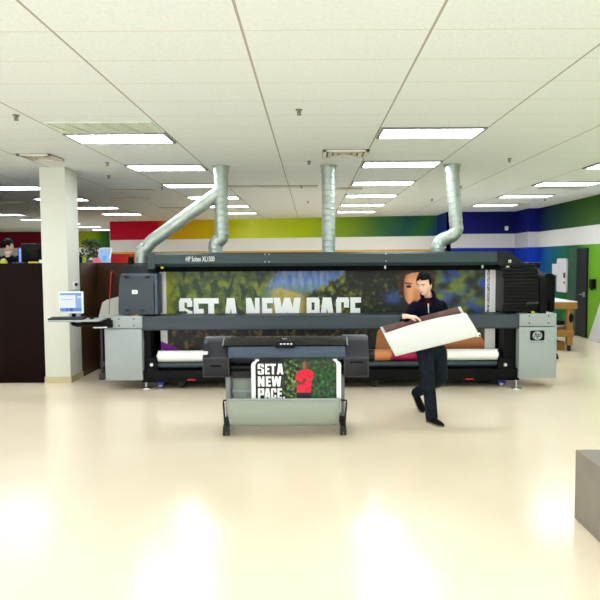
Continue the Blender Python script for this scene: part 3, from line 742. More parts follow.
def bsurf(x, y): return Vector((bx0 + (bx1 - bx0) * (x - 160) / 335.5, YB - .003, bz0 + (bz1 - bz0) * (353 - y) / 87.5))
T0, T1 = 297.3, 324.0
def row(lst): return [(ch, a, b2, T1, T0) for ch, a, b2 in lst]
mb = letters(row([('S', 179, 192.3), ('E', 193.6, 204.3), ('T', 203.6, 218.6), ('A', 223.5, 238), ('N', 246, 259.5), ('E', 262, 273), ('W', 273.5, 300.8), ('P', 306.6, 319.6), ('A', 319, 335), ('C', 336, 349), ('E', 350.3, 361)]), bsurf)
obj('lettering', mb, M['lettering'], ban, smooth=False)
# roll at its foot
rx0, rx1, rz0, rz1 = rect(157.5, 350.5, 498, 361.8, YF + .12)
rr = (rz1 - rz0) / 2; yc, zc = YF + .12 + rr, (rz0 + rz1) / 2
def rollcol(u, v):
    x = 157.5 + 340.5 * u; y = 350.5 + 11 * ((v * 2) % 1)
    if 366 < x < 447 and .0 < v < .55: return bannercol(x, 352 + 10 * v)
    return (243, 244, 242)
painted('take_up_roll', lambda u, v: (rx0 + (rx1 - rx0) * u, yc - rr * math.sin(PI * 2 * v), zc + rr * math.cos(PI * 2 * v)), 300, 32, rollcol, M['ink'], ban)
mb = MB()
for x in (rx0, rx1):
    mb.prism([(yc + rr * .995 * math.cos(2 * PI * k / 24), zc + rr * .995 * math.sin(2 * PI * k / 24)) for k in range(24)], x - .004, x + .004)
mb.cyl((rx0 - .03, yc, zc), (rx0, yc, zc), .035); mb.cyl((rx1, yc, zc), (rx1 + .03, yc, zc), .035)
obj('roll_core', mb, M['paper'], ban)
# web between roll and print
mb = MB(); mb.add([(bx0, YB, bz0 + .01), (bx1, YB, bz0 + .01), (bx1, yc, zc + rr + .001), (bx0, yc, zc + rr + .001)], [(0, 1, 2, 3)]); obj('web', mb, M['paper'], ban)

# ================================================================== DUCTS
def resample(pts, step):
    out = [pts[0]]; acc = 0
    for a, b2 in zip(pts, pts[1:]):
        L = (b2 - a).length; d = step - acc
        while d <= L: out.append(a + (b2 - a) * (d / L)); d += step
        acc = L - (d - step)
    out.append(pts[-1]); return out
def duct_mb(pts, r, seam=.1):
    pts = resample([Vector(p) for p in pts], .0162); rs = []
    for i in range(len(pts)): rs.append(r + (.0042 if i % int(seam / .0162) == 0 else 0))
    return MB().tube(pts, rs, 48)
DY = 10.15
def collar(c, r):
    return MB().tube([(c.x, c.y, CEIL - .001), (c.x, c.y, CEIL - .02), (c.x, c.y, CEIL - .02), (c.x, c.y, CEIL - .12), (c.x, c.y, CEIL - .12)], [r + .03, r + .03, r + .012, r + .012, r], 28)
HT = hz1
# left duct with slanted branch
d1 = thing('exhaust_duct', 'galvanised duct with a long slanted branch, left end of the big printer', 'duct', (P(219.5, 200, DY).x, DY, CEIL))
rd = .108
x = P(221.3, 200, DY).x
obj('collar', collar(Vector((x, DY, 0)), rd), M['galv'], d1)
xb_ = P(217, 246, DY).x
el = smooth_path([(x, DY, 2.42), (x, DY, 2.34), (x - .02, DY, 2.28), (xb_ - .02, DY, 2.2), (xb_ - .02, DY, HT + .002)], 6)
obj('pipe', duct_mb([(x, DY, CEIL - .1), (x, DY, 2.42)], rd), M['galv'], d1, angle=11)
obj('elbow', duct_mb(el, rd, .07), M['galv'], d1, angle=11)
pa, pb, pc = P(218.5, 193, DY), P(152, 241, DY), P(146, 253, DY)
br = duct_mb([pa, pb], .106, .3); obj('slanted_pipe', br, M['galv'], d1, angle=11)
el = smooth_path([pb + (pa - pb) * .02, pb, pb + Vector((-.09, 0, -.1)), P(142.3, 251, DY), P(141.3, 266, DY)], 6)
obj('elbow', duct_mb(el, .102, .06), M['galv'], d1, angle=11)
# middle duct
x = P(328.5, 200, DY).x
d2 = thing('exhaust_duct', 'straight vertical galvanised duct rising from the middle of the hood', 'duct', (x, DY, CEIL))
obj('collar', collar(Vector((x, DY, 0)), .104), M['galv'], d2)
obj('pipe', duct_mb([(x, DY, CEIL - .1), (x, DY, HT + .002)], .104), M['galv'], d2, angle=11)
# right duct
x = P(452, 200, DY).x; x2 = P(456, 232, DY).x; x3 = P(438, 249, DY).x
d3 = thing('exhaust_duct', 'galvanised duct with a double bend at the right end of the hood', 'duct', (x, DY, CEIL))
obj('collar', collar(Vector((x, DY, 0)), .104), M['galv'], d3)
obj('pipe', duct_mb([(x, DY, CEIL - .1), (x2, DY, 2.46)], .104), M['galv'], d3, angle=11)
el = smooth_path([(x2, DY, 2.48), (x2 + .005, DY, 2.40), (x2 - .06, DY, 2.31), (x3 + .06, DY, 2.24), (x3, DY, 2.15), (x3 - .01, DY, HT + .002)], 7)
obj('elbow', duct_mb(el, .104, .07), M['galv'], d3, angle=11)

# ================================================================== PLOTTER IN FRONT
YP = 7.02
pl = thing('plotter', 'smaller dark grey plotter on wheeled stand before the big printer', 'printer', (P(285, 437, 7.1).x, 7.25, 0))
def module(name, px0, px1, mtop, m):
    x0, x1, z0, z1 = rect(px0, mtop, px1, 377.8, YP); z1 = P((px0 + px1) / 2, mtop, YP + .22).z
    zm = P((px0 + px1) / 2, 358, YP).z
    prof = [(YP + .02, z0), (YP, z0 + .02), (YP, zm), (YP + .03, zm + .02), (YP + .10, z1 - .05), (YP + .16, z1 - .005), (YP + .22, z1), (YP + .5, z1 - .02), (YP + .52, z0)]
    mb = MB(); mb.prism(prof, x0, x1); return obj(name, mb, m, pl), x0, x1, z0, z1, zm
lm, lx0, lx1, lz0, lz1, lzm = module('ink_module', 202.5, 229, 337, M['plotter'])
mb = MB(); mb.box((lx0 + .012, YP - .006, lz0 + .02), (lx1 - .012, YP + .01, lzm - .012), .008); dr = obj('ink_door', mb, M['plotter_dark'], lm)
mb = MB(); pbox(mb, 210.5, 365.2, 221, 366.8, YP - .009, YP + .0); obj('slot', mb, M['cavity'], dr)
p = P(206.3, 342, YP + .08); mb = MB(); mb.cyl((p.x, YP + .075, p.z + .0), (p.x, YP + .12, p.z - .02), .02, 18); obj('badge', mb, M['plotter_blue'], lm)
mb = MB(); pbox(mb, 203, 351.8, 207.3, 354.6, YP - .004, YP + .05); obj('white_label', mb, M['white'], lm)
rm, rx0_, rx1_, rz0_, rz1_, rzm = module('right_module', 344, 369, 335.5, M['plotter'])
mb = MB(); mb.box((rx0_ + .012, YP - .006, rz0_ + .02), (rx1_ - .012, YP + .01, rzm - .012), .008); dr = obj('side_door', mb, M['plotter_dark'], rm)
mb = MB(); pbox(mb, 350, 361.5, 363, 363, YP - .009, YP + .0); obj('slot', mb, M['cavity'], dr)
mb = MB(); x0, x1, z0, z1 = rect(223, 336, 347, 346.3, YP + .03); z1 = P(285, 337.5, YP + .17).z
wz = (z0, z1)
mb.prism([(YP + .05, z0), (YP + .02, z0 + .012), (YP + .17, z1 + .0), (YP + .3, z1 + .0), (YP + .5, z1 - .04), (YP + .5, z0)], x0, x1); top = obj('top_window', mb, M['window_brown'], pl)
mb = MB(); mb.tube([(x0 - .004, YP + .02, z0 + .014), (x0 - .004, YP + .17, z1 + .004)], .008, 8); mb.tube([(x1 + .004, YP + .02, z0 + .014), (x1 + .004, YP + .17, z1 + .004)], .008, 8); obj('window_trim', mb, M['leg_grey'], top)
x0, x1, z0, z1 = rect(228.5, 346.5, 345, 360.3, YP + .03)
mb = MB(); mb.prism([(YP + .06, z0), (YP + .0, z0 + .04), (YP - .01, z0 + .09), (YP + .02, z1), (YP + .3, z1), (YP + .3, z0)], x0, x1); fc = obj('front_cover', mb, M['plotter_blue'], pl)
mb = MB(); pbox(mb, 275, 341.5, 295, 348, YP - .03, YP + .06, .008); cp = obj('control_panel', mb, M['black_gloss'], pl)
for k in range(4):
    mb = MB(); pbox(mb, 280 + k * 3.4, 343.3, 282 + k * 3.4, 344.6, YP - .034, YP - .028); obj('button', mb, M['steel'], cp)
mb = MB(); pbox(mb, 282, 338.3, 287, 339.6, YP + .125, YP + .16); obj('badge', mb, M['leg_grey'], top)
x0, x1, z0, z1 = rect(228, 358, 347, 378, YP + .2)
mb = MB(); mb.box((x0, YP + .2, z0), (x1, YP + .5, z1)); obj('print_cavity', mb, M['plotter_dark'], pl)
mb = MB(); mb.cyl((lx1 - .02, YP + .12, z1 - .09), (rx0_ + .02, YP + .12, z1 - .09), .045, 24); obj('output_roller', mb, M['black_gloss'], pl)
# stand
for a, b2 in ((226, 231), (340, 344.5)):
    x0, x1, z0, z1 = rect(a, 376, b2, 430, YP + .2)
    mb = MB(); mb.box((x0, YP + .18, .09), (x1, YP + .30, z1 + .02), .008); lg = obj('leg', mb, M['leg_grey'], pl)
    xc = (x0 + x1) / 2
    mb = MB(); mb.prism([(YP - .06, .075), (YP - .06, .11), (YP + .12, .16), (YP + .30, .17), (YP + .6, .11), (YP + .6, .075)], xc - .03, xc + .03); ft = obj('foot', mb, M['rubber'], lg)
    for yy in (YP - .02, YP + .55):
        mb = MB(); mb.cyl((xc - .035, yy, .042), (xc - .008, yy, .042), .042, 18); mb.cyl((xc + .008, yy, .042), (xc + .035, yy, .042), .042, 18); mb.box((xc - .012, yy - .02, .04), (xc + .012, yy + .02, .085)); obj('caster', mb, M['rubber'], ft)
    s = -1 if a < 300 else 1
    pts = [P(231 if s < 0 else 341, 400, YP), P(223.5 if s < 0 else 346.5, 400.5, YP), P(223.5 if s < 0 else 346.5, 403, YP), Vector((xc + s * .02, YP + .02, .14))]
    mb = MB(); mb.tube(pts, .011, 8); obj('bin_rod', mb, M['rubber'], lg)
x0, x1, z0, z1 = rect(229, 390, 342, 393, YP + .26)
mb = MB(); mb.box((x0, YP + .26, z0), (x1, YP + .29, z1), .006); obj('crossbar', mb, M['cab_grey'], pl)
# cloth bin
bxa, bxb, bza, bzb = rect(226.5, 399.8, 341, 427, YP - .08)
secs = [(YP - .06, bzb), (YP - .09, bzb - .08), (YP - .07, bzb - .2), (YP - .0, bza), (YP + .14, bza - .015), (YP + .26, bza + .06), (YP + .28, bzb + .0), (YP + .27, bzb + .25)]
sp_ = smooth_path([(0, a, z) for a, z in secs], 5)
N = 24; vs = []; fs_ = []
for j, q in enumerate(sp_):
    tz = max(0, min(1, (bzb - q.z) / (bzb - bza)))
    for i in range(N + 1):
        u = i / N; xx = bxa + .03 * tz + (bxb - bxa - .06 * tz) * u
        vs.append((xx, q.y - .015 * math.sin(PI * u) * tz, q.z - .004 * math.sin(PI * u) * (1 if j < 20 else 0)))
fs_ = [(j * (N + 1) + i, j * (N + 1) + i + 1, (j + 1) * (N + 1) + i + 1, (j + 1) * (N + 1) + i) for j in range(len(sp_) - 1) for i in range(N)]
mb = MB(); mb.add(vs, fs_); bo = obj('paper_bin', mb, M['cloth_bin'], pl, angle=80)
sd = bo.modifiers.new('thick', 'SOLIDIFY'); sd.thickness = .008
mb = MB(); mb.cyl((bxa, YP - .06, bzb), (bxb, YP - .06, bzb), .012, 12); obj('bin_rail', mb, M['cab_grey'], bo)
# small print hanging out of it
sx0, sx1 = P(251.5, 380, YP + .05).x, P(341, 380, YP + .05).x
zt, zb_ = P(296, 358.5, YP + .05).z, P(296, 402, YP + .05).z
ps = [(YP + .11, zt + .02), (YP + .065, zt + .015), (YP + .035, zt - .03), (YP + .03, zt - .10), (YP + .04, zt - .3), (YP + .03, zb_), (YP + .06, zb_ - .12)]
sp2 = smooth_path([(0, a, z) for a, z in ps], 8)
def sheet(u, v):
    k = v * (len(sp2) - 1); i = min(int(k), len(sp2) - 2); q = sp2[i] + (sp2[i + 1] - sp2[i]) * (k - i); return q
def v2py(z): return 358.5 + (zt - z) / (zt - zb_) * 43.5
def postercol(x, y):
    if x < 255 or x > 336.5: return (246, 247, 246)
    if x < 255.6: return (246, 247, 246)
    n1, n2, n3 = .8 * fbm(x * .3, y * .3, 2, 2), fbm(x * .22, y * .22, 7), fbm(x * .6, y * .05, 4)
    c = mix((10, 12, 10), (96, 140, 60), sst(-.5, .7, n1 + .5 * n2) * sst(276, 290, x + 4 * n1))
    c = mix(c, (150, 180, 90), sst(0, .8, n1) * sst(282, 288, x) * sst(303, 296, x))
    if x > 300: c = mix(mix((18, 42, 22), (64, 124, 60), sst(-.5, .8, n1)), (60, 44, 30), sst(372, 362, y) * sst(-.1, .3, n3))
    if x < 278: c = (9, 10, 10)
    # runner in a red shirt
    if ((x - 305.7) / 3.1) ** 2 + ((y - 365.3) / 4.3) ** 2 < 1: c = mix((136, 82, 58), (84, 48, 36), sst(304, 308, x))
    if abs(x - 305.3) < 1.7 and 368 < y < 371: c = (84, 48, 36)
    if inpoly(x, y, [(300, 370.5), (304, 369), (307.5, 369.3), (312.5, 371), (314, 376), (311.5, 378.5), (310.6, 392), (297, 392), (297, 384), (295, 380), (296, 374)]):
        c = mix((232, 30, 66), (196, 14, 48), .5 + n2)
    if inpoly(x, y, [(295, 379.5), (297, 379.5), (301, 382), (305, 377.5), (307, 379.5), (302.5, 384.5), (297, 383.5)]): c = (98, 54, 40)
    if 297 < x < 310.5 and 392 < y: c = (14, 14, 16) if y < 398 else (150, 120, 100)
    return c
sp_o = thing('printed_poster', 'poster with red-shirted runner and white letters hanging from the plotter', 'poster', ((sx0 + sx1) / 2, YP + .05, zb_ - .05))
def inset(z):
    q = max(0, min(1, (365.5 - v2py(z)) / 5)); return .052 * (1 - math.sqrt(1 - min(.98, q * q)))
painted('print', lambda u, v: (sx0 + inset(sheet(u, v).z) + (sx1 - sx0 - 2 * inset(sheet(u, v).z)) * u, sheet(u, v).y, sheet(u, v).z), 230, 130, lambda u, v: postercol(251.5 + 89.5 * u, v2py(sheet(u, v).z)), M['ink'], sp_o)
def psurf(x, y):
    z = zt - (y - 358.5) / 43.5 * (zt - zb_)
    best = min(range(len(sp2)), key=lambda i: abs(sp2[i].z - z) + (1 if sp2[i].y > YP + .09 else 0))
    return Vector((sx0 + (sx1 - sx0) * (x - 251.5) / 89.5, sp2[best].y - .009, z))
its = []
for word, yb_, yt_ in ((((('S', 258, 264.3), ('E', 265.4, 270), ('T', 270.4, 276), ('A', 277, 283.6))), 373.8, 363.2), ((('N', 258, 264.6), ('E', 266, 271), ('W', 271.6, 281.4)), 386, 375.8), ((('P', 258, 264.3), ('A', 264.4, 270.6), ('C', 271, 276.4), ('E', 277.4, 282), ('.', 283, 285)), 398.2, 387.8)):
    its += [(ch, a, b2, yb_, yt_) for ch, a, b2 in word]
obj('lettering', letters(its, psurf), M['lettering'], sp_o, smooth=False)

# ================================================================== PERSON CARRYING A PRINT
def head_mb(c, yaw, pitch, s=1.0):
    """head with face looking along -Y before turning; c is the head centre"""
    bm = bmesh.new(); bmesh.ops.create_uvsphere(bm, u_segments=40, v_segments=30, radius=1)
    for v in bm.verts:
        x, y, z = v.co
        w = .076 * (1 - .20 * max(0, -z) ** 1.5); d = .098; h = .118
        X, Y, Z = x * w, y * d, z * h
        if y < 0:
            Y *= 1 - .10 * max(0, z - .35)
            if z < -.35: X *= 1 - .16 * (-z - .35)
            if z < -.55: Y -= .012 * (1 - abs(x))
            # brow, eye hollows, nose, lips, chin
            g = lambda cx, cz, sx, sz: math.exp(-((X - cx) / sx) ** 2 - ((Z - cz) / sz) ** 2)
            Y -= .006 * g(0, .022, .05, .010)
            Y += .012 * (g(.031, .002, .018, .012) + g(-.031, .002, .018, .012))
            Y -= .010 * g(0, -.006, .010, .022) + .020 * g(0, -.032, .013, .014)
            Y -= .007 * g(0, -.062, .022, .008) + .006 * g(0, -.074, .018, .007)
            Y -= .009 * g(0, -.103, .022, .014)
            Y -= .004 * (g(.042, -.03, .02, .02) + g(-.042, -.03, .02, .02))
        else:
            Z += .006 * max(0, z); 
            if z < -.4: Y *= 1 - .45 * (-z - .4)
        v.co = Vector((X, Y, Z)) * s
    mw = Matrix.Translation(c) @ Matrix.Rotation(yaw, 4, 'Z') @ Matrix.Rotation(pitch, 4, 'X')
    mb = MB(); mb.bm(bm, mw)
    for sgn in (-1, 1):
        e = MB(); e.ball((0, 0, 0), (.010, .020, .032))
        mb.add([mw @ (Matrix.Rotation(sgn * .35, 4, 'Z') @ v + Vector((sgn * .078, .012, -.008))) * 1 for v in e.v], e.f)
    return mb, mw
def hand_mb(wrist, direction, palm_n, s=1.0, curl=.5, side=1):
    """wrist point, direction of the fingers, normal of the palm (towards what it holds); side=+1 thumb along cross(dir,palm_n)"""
    d = Vector(direction).normalized(); pn = Vector(palm_n); pn = (pn - d * pn.dot(d)).normalized(); w = d.cross(pn) * side
    out = MB(); W = Vector(wrist)
    palm = skin([(W - d * .03 * s, .028 * s), (W + d * .02 * s, (.034 * s, .020 * s)), (W + d * .055 * s, (.042 * s, .018 * s)), (W + d * .09 * s, (.042 * s, .015 * s))], [(0, 1), (1, 2), (2, 3)], 1)
    bm = MB(); bm.ball((0, 0, 0), 1, 3)
    c = W + d * .05 * s
    out.add([c + d * v.x * .058 * s + w * v.y * .044 * s + pn * v.z * .018 * s for v in bm.v], bm.f)
    out.add(*[list(skin([(W - d * .05 * s, .027 * s), (W + d * .03 * s, .026 * s)], [(0, 1)], 2).v), []]) if False else None
    tb = MB(); tb.tube([W - d * .05 * s, W - d * .01 * s, W + d * .03 * s], [.028 * s, .027 * s, .022 * s], 12); out.add(tb.v, tb.f)
    L = (.072, .080, .074, .058)
    for k in range(4):
        off = (.030 - .020 * k) * s
        b0 = W + d * (.088 - .004 * abs(k - 1)) * s + w * off
        p = [b0 - d * .03 * s, b0]; ang = 0
        for j, fr in enumerate((.45, .32, .23)):
            ang += curl * (.7, 1.0, .8)[j] + .04 * k
            p.append(p[-1] + (d * math.cos(ang) + pn * math.sin(ang)) * L[k] * fr * s)
        f = skin([(p[0], .009 * s), (p[1], .0098 * s), (p[2], .0092 * s), (p[3], .0085 * s), (p[4], .0070 * s)], [(0, 1), (1, 2), (2, 3), (3, 4)], 2); out.add(f.v, f.f)
    b0 = W + d * .022 * s + w * .026 * s
    p = [b0, b0 + (d * .6 + w * .8) * .034 * s, b0 + (d * .6 + w * .8) * .034 * s + (d * .85 + w * .35 + pn * .4).normalized() * .034 * s]
    p.append(p[-1] + (d * .9 + pn * .45).normalized() * .026 * s)
    f = skin([(p[0], .013 * s), (p[1], .012 * s), (p[2], .0105 * s), (p[3], .008 * s)], [(0, 1), (1, 2), (2, 3)], 2); out.add(f.v, f.f)
    return out

YM = 7.72
per = thing('person', 'young person in navy zip jacket carrying a large curled white print', 'person', (1.43, 7.7, 0))
hc = P(424.6, 284.3, YM - .11)
neck0, neck1 = P(428.5, 297.5, YM - .02), P(425.5, 291, YM - .07)
chest, waist, pelvis = P(428.5, 311, YM), P(430, 330, YM + .01), P(431, 346, YM + .02)
shR, shL = P(414.5, 306.5, YM - .01), P(441.3, 305.6, YM + .02)      # his right is on the left of the picture
elR, elL = P(404.5, 322, YM - .10), P(450.5, 327, YM + .0)
wrR, wrL = P(407.0, 316.6, YM - .36), P(441, 334, YM - .15)
hpR, hpL = P(424.5, 349, YM + .0), P(438, 349, YM + .04)
knR, knL = P(428.2, 380, 7.50), P(441.5, 378, 7.74)
anR = PZ(431.5, 420, 0); anR.z = .10; anR.y = 7.50; anR.x = P(431.8, 417, 7.50).x
toeL = PZ(421.5, 411, .02)
anL = Vector((toeL.x - .05, toeL.y + .10, .235)); 
# body: one continuous surface
body = figure(loft([(pelvis + Vector((0, 0, -.05)), .13, .09), (pelvis, .13, .095), (waist, .11, .08), (chest, .13, .09), (P(428.5, 303.5, YM), .10, .075), (P(428.4, 300, YM), .05, .05)]),
              limb([P(428.5, 303, YM), neck0, neck1, hc + Vector((0, .02, -.04))], [.055, .054, .052, .055]),
              limb([shR, elR, wrR], [.05, .042, .028]), limb([shL, elL, wrL], [.05, .042, .028]),
              limb([hpR, knR], [.08, .052]), limb([knR, anR], [.052, .038]), limb([hpL, knL], [.08, .052]), limb([knL, anL], [.052, .038]))
yaw, pitch = -math.radians(38), math.radians(14)
hmb, hmw = head_mb(hc, yaw, pitch, 1.09)
hmw = hmw @ Matrix.Scale(1.09, 4)
body.add(hmb.v, hmb.f)
h1 = hand_mb(wrR, (.92, -.16, -.05), (.0, .12, -1), 1.12, .42, side=-1); body.add(h1.v, h1.f)
h2 = hand_mb(wrL, (-.95, -.12, .2), (0, -1, -.2), 1.0, .25, side=1); body.add(h2.v, h2.f)
obj('body', remesh(body, .0055, 2), M['skin'], per, angle=180)
# eyes, brows, lips
for s in (-1, 1):
    mb = MB(); e = MB(); e.ball((s * .030, -.0815, .002), (.0125, .008, .007)); mb.add([hmw @ v for v in e.v], e.f); ey = obj('eye', mb, M['eye'], per)
    mb = MB(); e = MB(); e.ball((s * .030, -.0885, .001), (.006, .003, .006)); mb.add([hmw @ v for v in e.v], e.f); obj('iris', mb, M['iris'], ey)
    mb = MB(); e = MB(); e.tube([(s * .014, -.0965, .020), (s * .030, -.094, .024), (s * .048, -.083, .019)], [.004, .005, .003], 8); mb.add([hmw @ v for v in e.v], e.f); obj('eyebrow', mb, M['hair'], per)
mb = MB(); e = MB(); e.tube([(-.022, -.090, -.067), (-.009, -.1005, -.064), (0, -.1015, -.066), (.009, -.1005, -.064), (.022, -.090, -.067)], [.002, .005, .0055, .005, .002], 8); mb.add([hmw @ v for v in e.v], e.f); obj('mouth', mb, M['lip'], per)
# hair
def hair(par, hmw, s=1.0, m=None):
    bm = bmesh.new(); bmesh.ops.create_uvsphere(bm, u_segments=48, v_segments=36, radius=1)
    kill = []
    for v in bm.verts:
        x, y, z = v.co
        lim = -.42 if y > .25 else (.05 if y > -.25 else .44 - .12 * abs(x))
        if -.35 < y < .35 and abs(x) > .6: lim = -.05
        lim += .13 * noise.noise(Vector((x * 4.5, y * 4.5, 1.7)))
        if z < lim: kill.append(v)
        k = 1.03 + .08 * noise.noise(Vector((x * 6, y * 6, z * 3)))
        lift = .020 * max(0, z) * (1 + .9 * max(0, -y))
        v.co = Vector((x * .0835 * k, y * .106 * k + .002, z * .126 * k + lift)) * s
    bmesh.ops.delete(bm, geom=kill, context='VERTS')
    mb = MB(); mb.bm(bm, hmw); o = obj('hair', mb, m or M['hair'], par, angle=180)
    sd = o.modifiers.new('t', 'SOLIDIFY'); sd.thickness = .018; sd.offset = -1
    return o
hair(per, hmw)
# jacket
jk = figure(loft([(P(430.5, 343, YM + .02), .160, .120), (P(430.5, 340, YM + .02), .172, .128), (waist, .168, .128), (chest, .182, .130), (P(428.5, 304.5, YM), .165, .105), (P(429.2, 300, YM - .0), .125, .085), (P(428.6, 296.8, YM - .01), .080, .070)]),
            limb([shR, (shR + elR) / 2, elR], [.066, .067, .064]), limb([elR, (elR + wrR) / 2, wrR - (wrR - elR).normalized() * .02], [.064, .054, .044]),
            limb([shL, (shL + elL) / 2, elL], [.066, .067, .064]), limb([elL, (elL + wrL) / 2, wrL], [.064, .054, .044]))
jo = obj('jacket', remesh(jk, .010, 9), M['navy'], per, angle=180)
# shirt neck and zip
mb = MB(); c = P(427.3, 297.0, YM - .035)
mb.tube([c + Vector((0, -.04, -.11)), c + Vector((0, -.045, -.07)), c + Vector((-.002, -.028, -.03))], [.05, .058, .060], 18); obj('shirt', mb, M['maroon'], per)
# collar
mb = MB()
for s in (-1, 1):
    a = c + Vector((s * .066, .0, .062)); b2 = c + Vector((s * .04, -.09, -.06)); mid = c + Vector((s * .072, -.055, .012))
    mb.tube([c + Vector((s * .03, .062, .07)), a, mid, b2], [.018, .022, .024, .014], 10)
obj('jacket_collar', mb, M['navy'], jo)
zp = [P(428.2, 304.5, YM - .165), P(428.4, 308, YM - .172), P(428.7, 313, YM - .172)]
mb = MB(); mb.tube(zp, .006, 8); mb.box(zp[0] + Vector((-.008, -.012, -.025)), zp[0] + Vector((.008, .0, .012)), .003); obj('zip', mb, M['steel'], jo)
# jeans
jn = figure(loft([(P(431, 341, YM + .02), .15, .115), (P(431, 347, YM + .02), .158, .122), (P(431, 353, YM + .02), .155, .122), (P(431, 357, YM + .02), .12, .10)]),
            limb([hpR + Vector((0, 0, -.03)), (hpR + knR) / 2, knR, (knR + anR) / 2, anR + Vector((0, .01, -.035))], [.105, .094, .078, .074, .074]),
            limb([hpL + Vector((0, 0, -.03)), (hpL + knL) / 2, knL], [.105, .094, .080]), limb([knL, (knL + anL) / 2, anL], [.080, .074, .066]))
obj('jeans', remesh(jn, .010, 3), M['denim'], per, angle=180)
# shoes
def shoe(heel, toe, up, par):
    heel, toe, up = Vector(heel), Vector(toe), Vector(up)
    f = (toe - heel); L = f.length; f.normalize(); up = (up - f * up.dot(f)).normalized(); r = f.cross(up)
    secs = [(0, .030, .035), (.06, .036, .075), (.2, .040, .088), (.4, .042, .078), (.6, .047, .058), (.8, .048, .046), (.93, .038, .036), (1, .016, .020)]
    vs = []; n = 12
    for t, w, h in secs:
        for k in range(n):
            a = PI * 2 * k / n; cx, cz = math.cos(a), math.sin(a)
            vs.append(heel + f * L * t + r * w * cx + up * (.012 + (h if cz > 0 else .004) * (cz if cz > 0 else cz)))
    fs2 = [(i * n + k, i * n + (k + 1) % n, (i + 1) * n + (k + 1) % n, (i + 1) * n + k) for i in range(len(secs) - 1) for k in range(n)] + [tuple(range(n)), tuple((len(secs) - 1) * n + k for k in range(n))]
    mb = MB(); mb.add(vs, fs2); so = obj('shoe', mb, M['shoe'], par, angle=60)
    vs = []; out = [(t, w) for t, w, h in secs]
    poly = [heel + f * L * t + r * (w + .004) for t, w in out] + [heel + f * L * t - r * (w + .004) for t, w in reversed(out)]
    n2 = len(poly); mb = MB(); mb.add([p for p in poly] + [p + up * .018 for p in poly], [tuple(range(n2)), tuple(range(n2, 2 * n2))] + [(i, (i + 1) % n2, n2 + (i + 1) % n2, n2 + i) for i in range(n2)])
    obj('sole', mb, M['sole'], so)
shoe((anR.x - .035, anR.y + .06, 0.0), (anR.x + .09, anR.y - .20, 0.0), (0, 0, 1), per)
shoe((anL.x - .005, anL.y + .08, .185), (toeL.x + .015, toeL.y - .03, .005), (.1, -.7, .8), per)

# the curled sheet carried
tl, tr_ = P(382, 330.5, 7.36), P(463.5, 309.5, 7.30)
bl, brr = P(396, 356.8, 7.30), P(480, 336.3, 7.24)
N1, N2 = 60, 40
def lerp(a, b2, t): return a + (b2 - a) * t
# cross section: free front edge at top -> down the front -> round the foot -> up the back -> back edge
def sect(u):
    T, B = lerp(tl, tr_, u), lerp(bl, brr, u)
    sag = .035 * math.sin(PI * u)
    down = (B - T); back = Vector((0, 1, 0))
    pts = [T + down * .12 + Vector((0, -.015, sag * .8)), T + down * .35 + Vector((0, -.035, 0)), T + down * .7 + Vector((0, -.03, 0)), T + down * .94 + Vector((0, .0, 0)), T + down * 1.0 + back * .05, T + down * .9 + back * .11, T + down * .5 + back * .12, T + down * .12 + back * .09, T + down * -.10 + back * .075]
    return smooth_path(pts, 5)
ss = [sect(i / N1) for i in range(N1 + 1)]; K = len(ss[0])
pr = thing('curled_print', 'large white sheet with brown printed inside held across the person', 'print', ((tl + brr) / 2))
mb = MB(); mb.add([q for s_ in ss for q in s_], [(i * K + j, i * K + j + 1, (i + 1) * K + j + 1, (i + 1) * K + j) for i in range(N1) for j in range(K - 1)])
o = obj('sheet', mb, M['paper'], pr, angle=80)
# printed inner face: offset 2 mm to the inside, white margins left at both ends
mi = MB(); nrm = []
for i in range(2, N1 - 1):
    for j in range(K):
        a = ss[i][min(j + 1, K - 1)] - ss[i][max(j - 1, 0)]; b3 = ss[min(i + 1, N1)][j] - ss[max(i - 1, 0)][j]
        n_ = a.cross(b3).normalized(); mi.v.append(ss[i][j] + n_ * .003); nrm.append(n_)
# make sure the offset points into the fold
ctr = sum((ss[N1 // 2][j] for j in range(K)), Vector()) / K; jm = 12; idx = (N1 // 2 - 2) * K + jm
if nrm[idx].dot(ctr - ss[N1 // 2][jm]) < 0:
    mi.v = [v - n_ * .006 for v, n_ in zip(mi.v, nrm)]
rows = N1 - 3
mi.f = [(i * K + j, i * K + j + 1, (i + 1) * K + j + 1, (i + 1) * K + j) for i in range(rows - 1) for j in range(K - 1)]
obj('printed_side', mi, M['print_brown'], pr, angle=80)
# small turned corner tab
q = brr; mb = MB(); mb.tube([q + Vector((-.045, -.012, .01)), q + Vector((.0, -.012, .022))], .024, 14); cu = obj('curled_corner', mb, M['paper'], pr)
mb = MB(); mb.box(q + Vector((-.02, -.038, .005)), q + Vector((-.004, -.034, .025))); obj('corner_mark', mb, M['plotter'], cu)

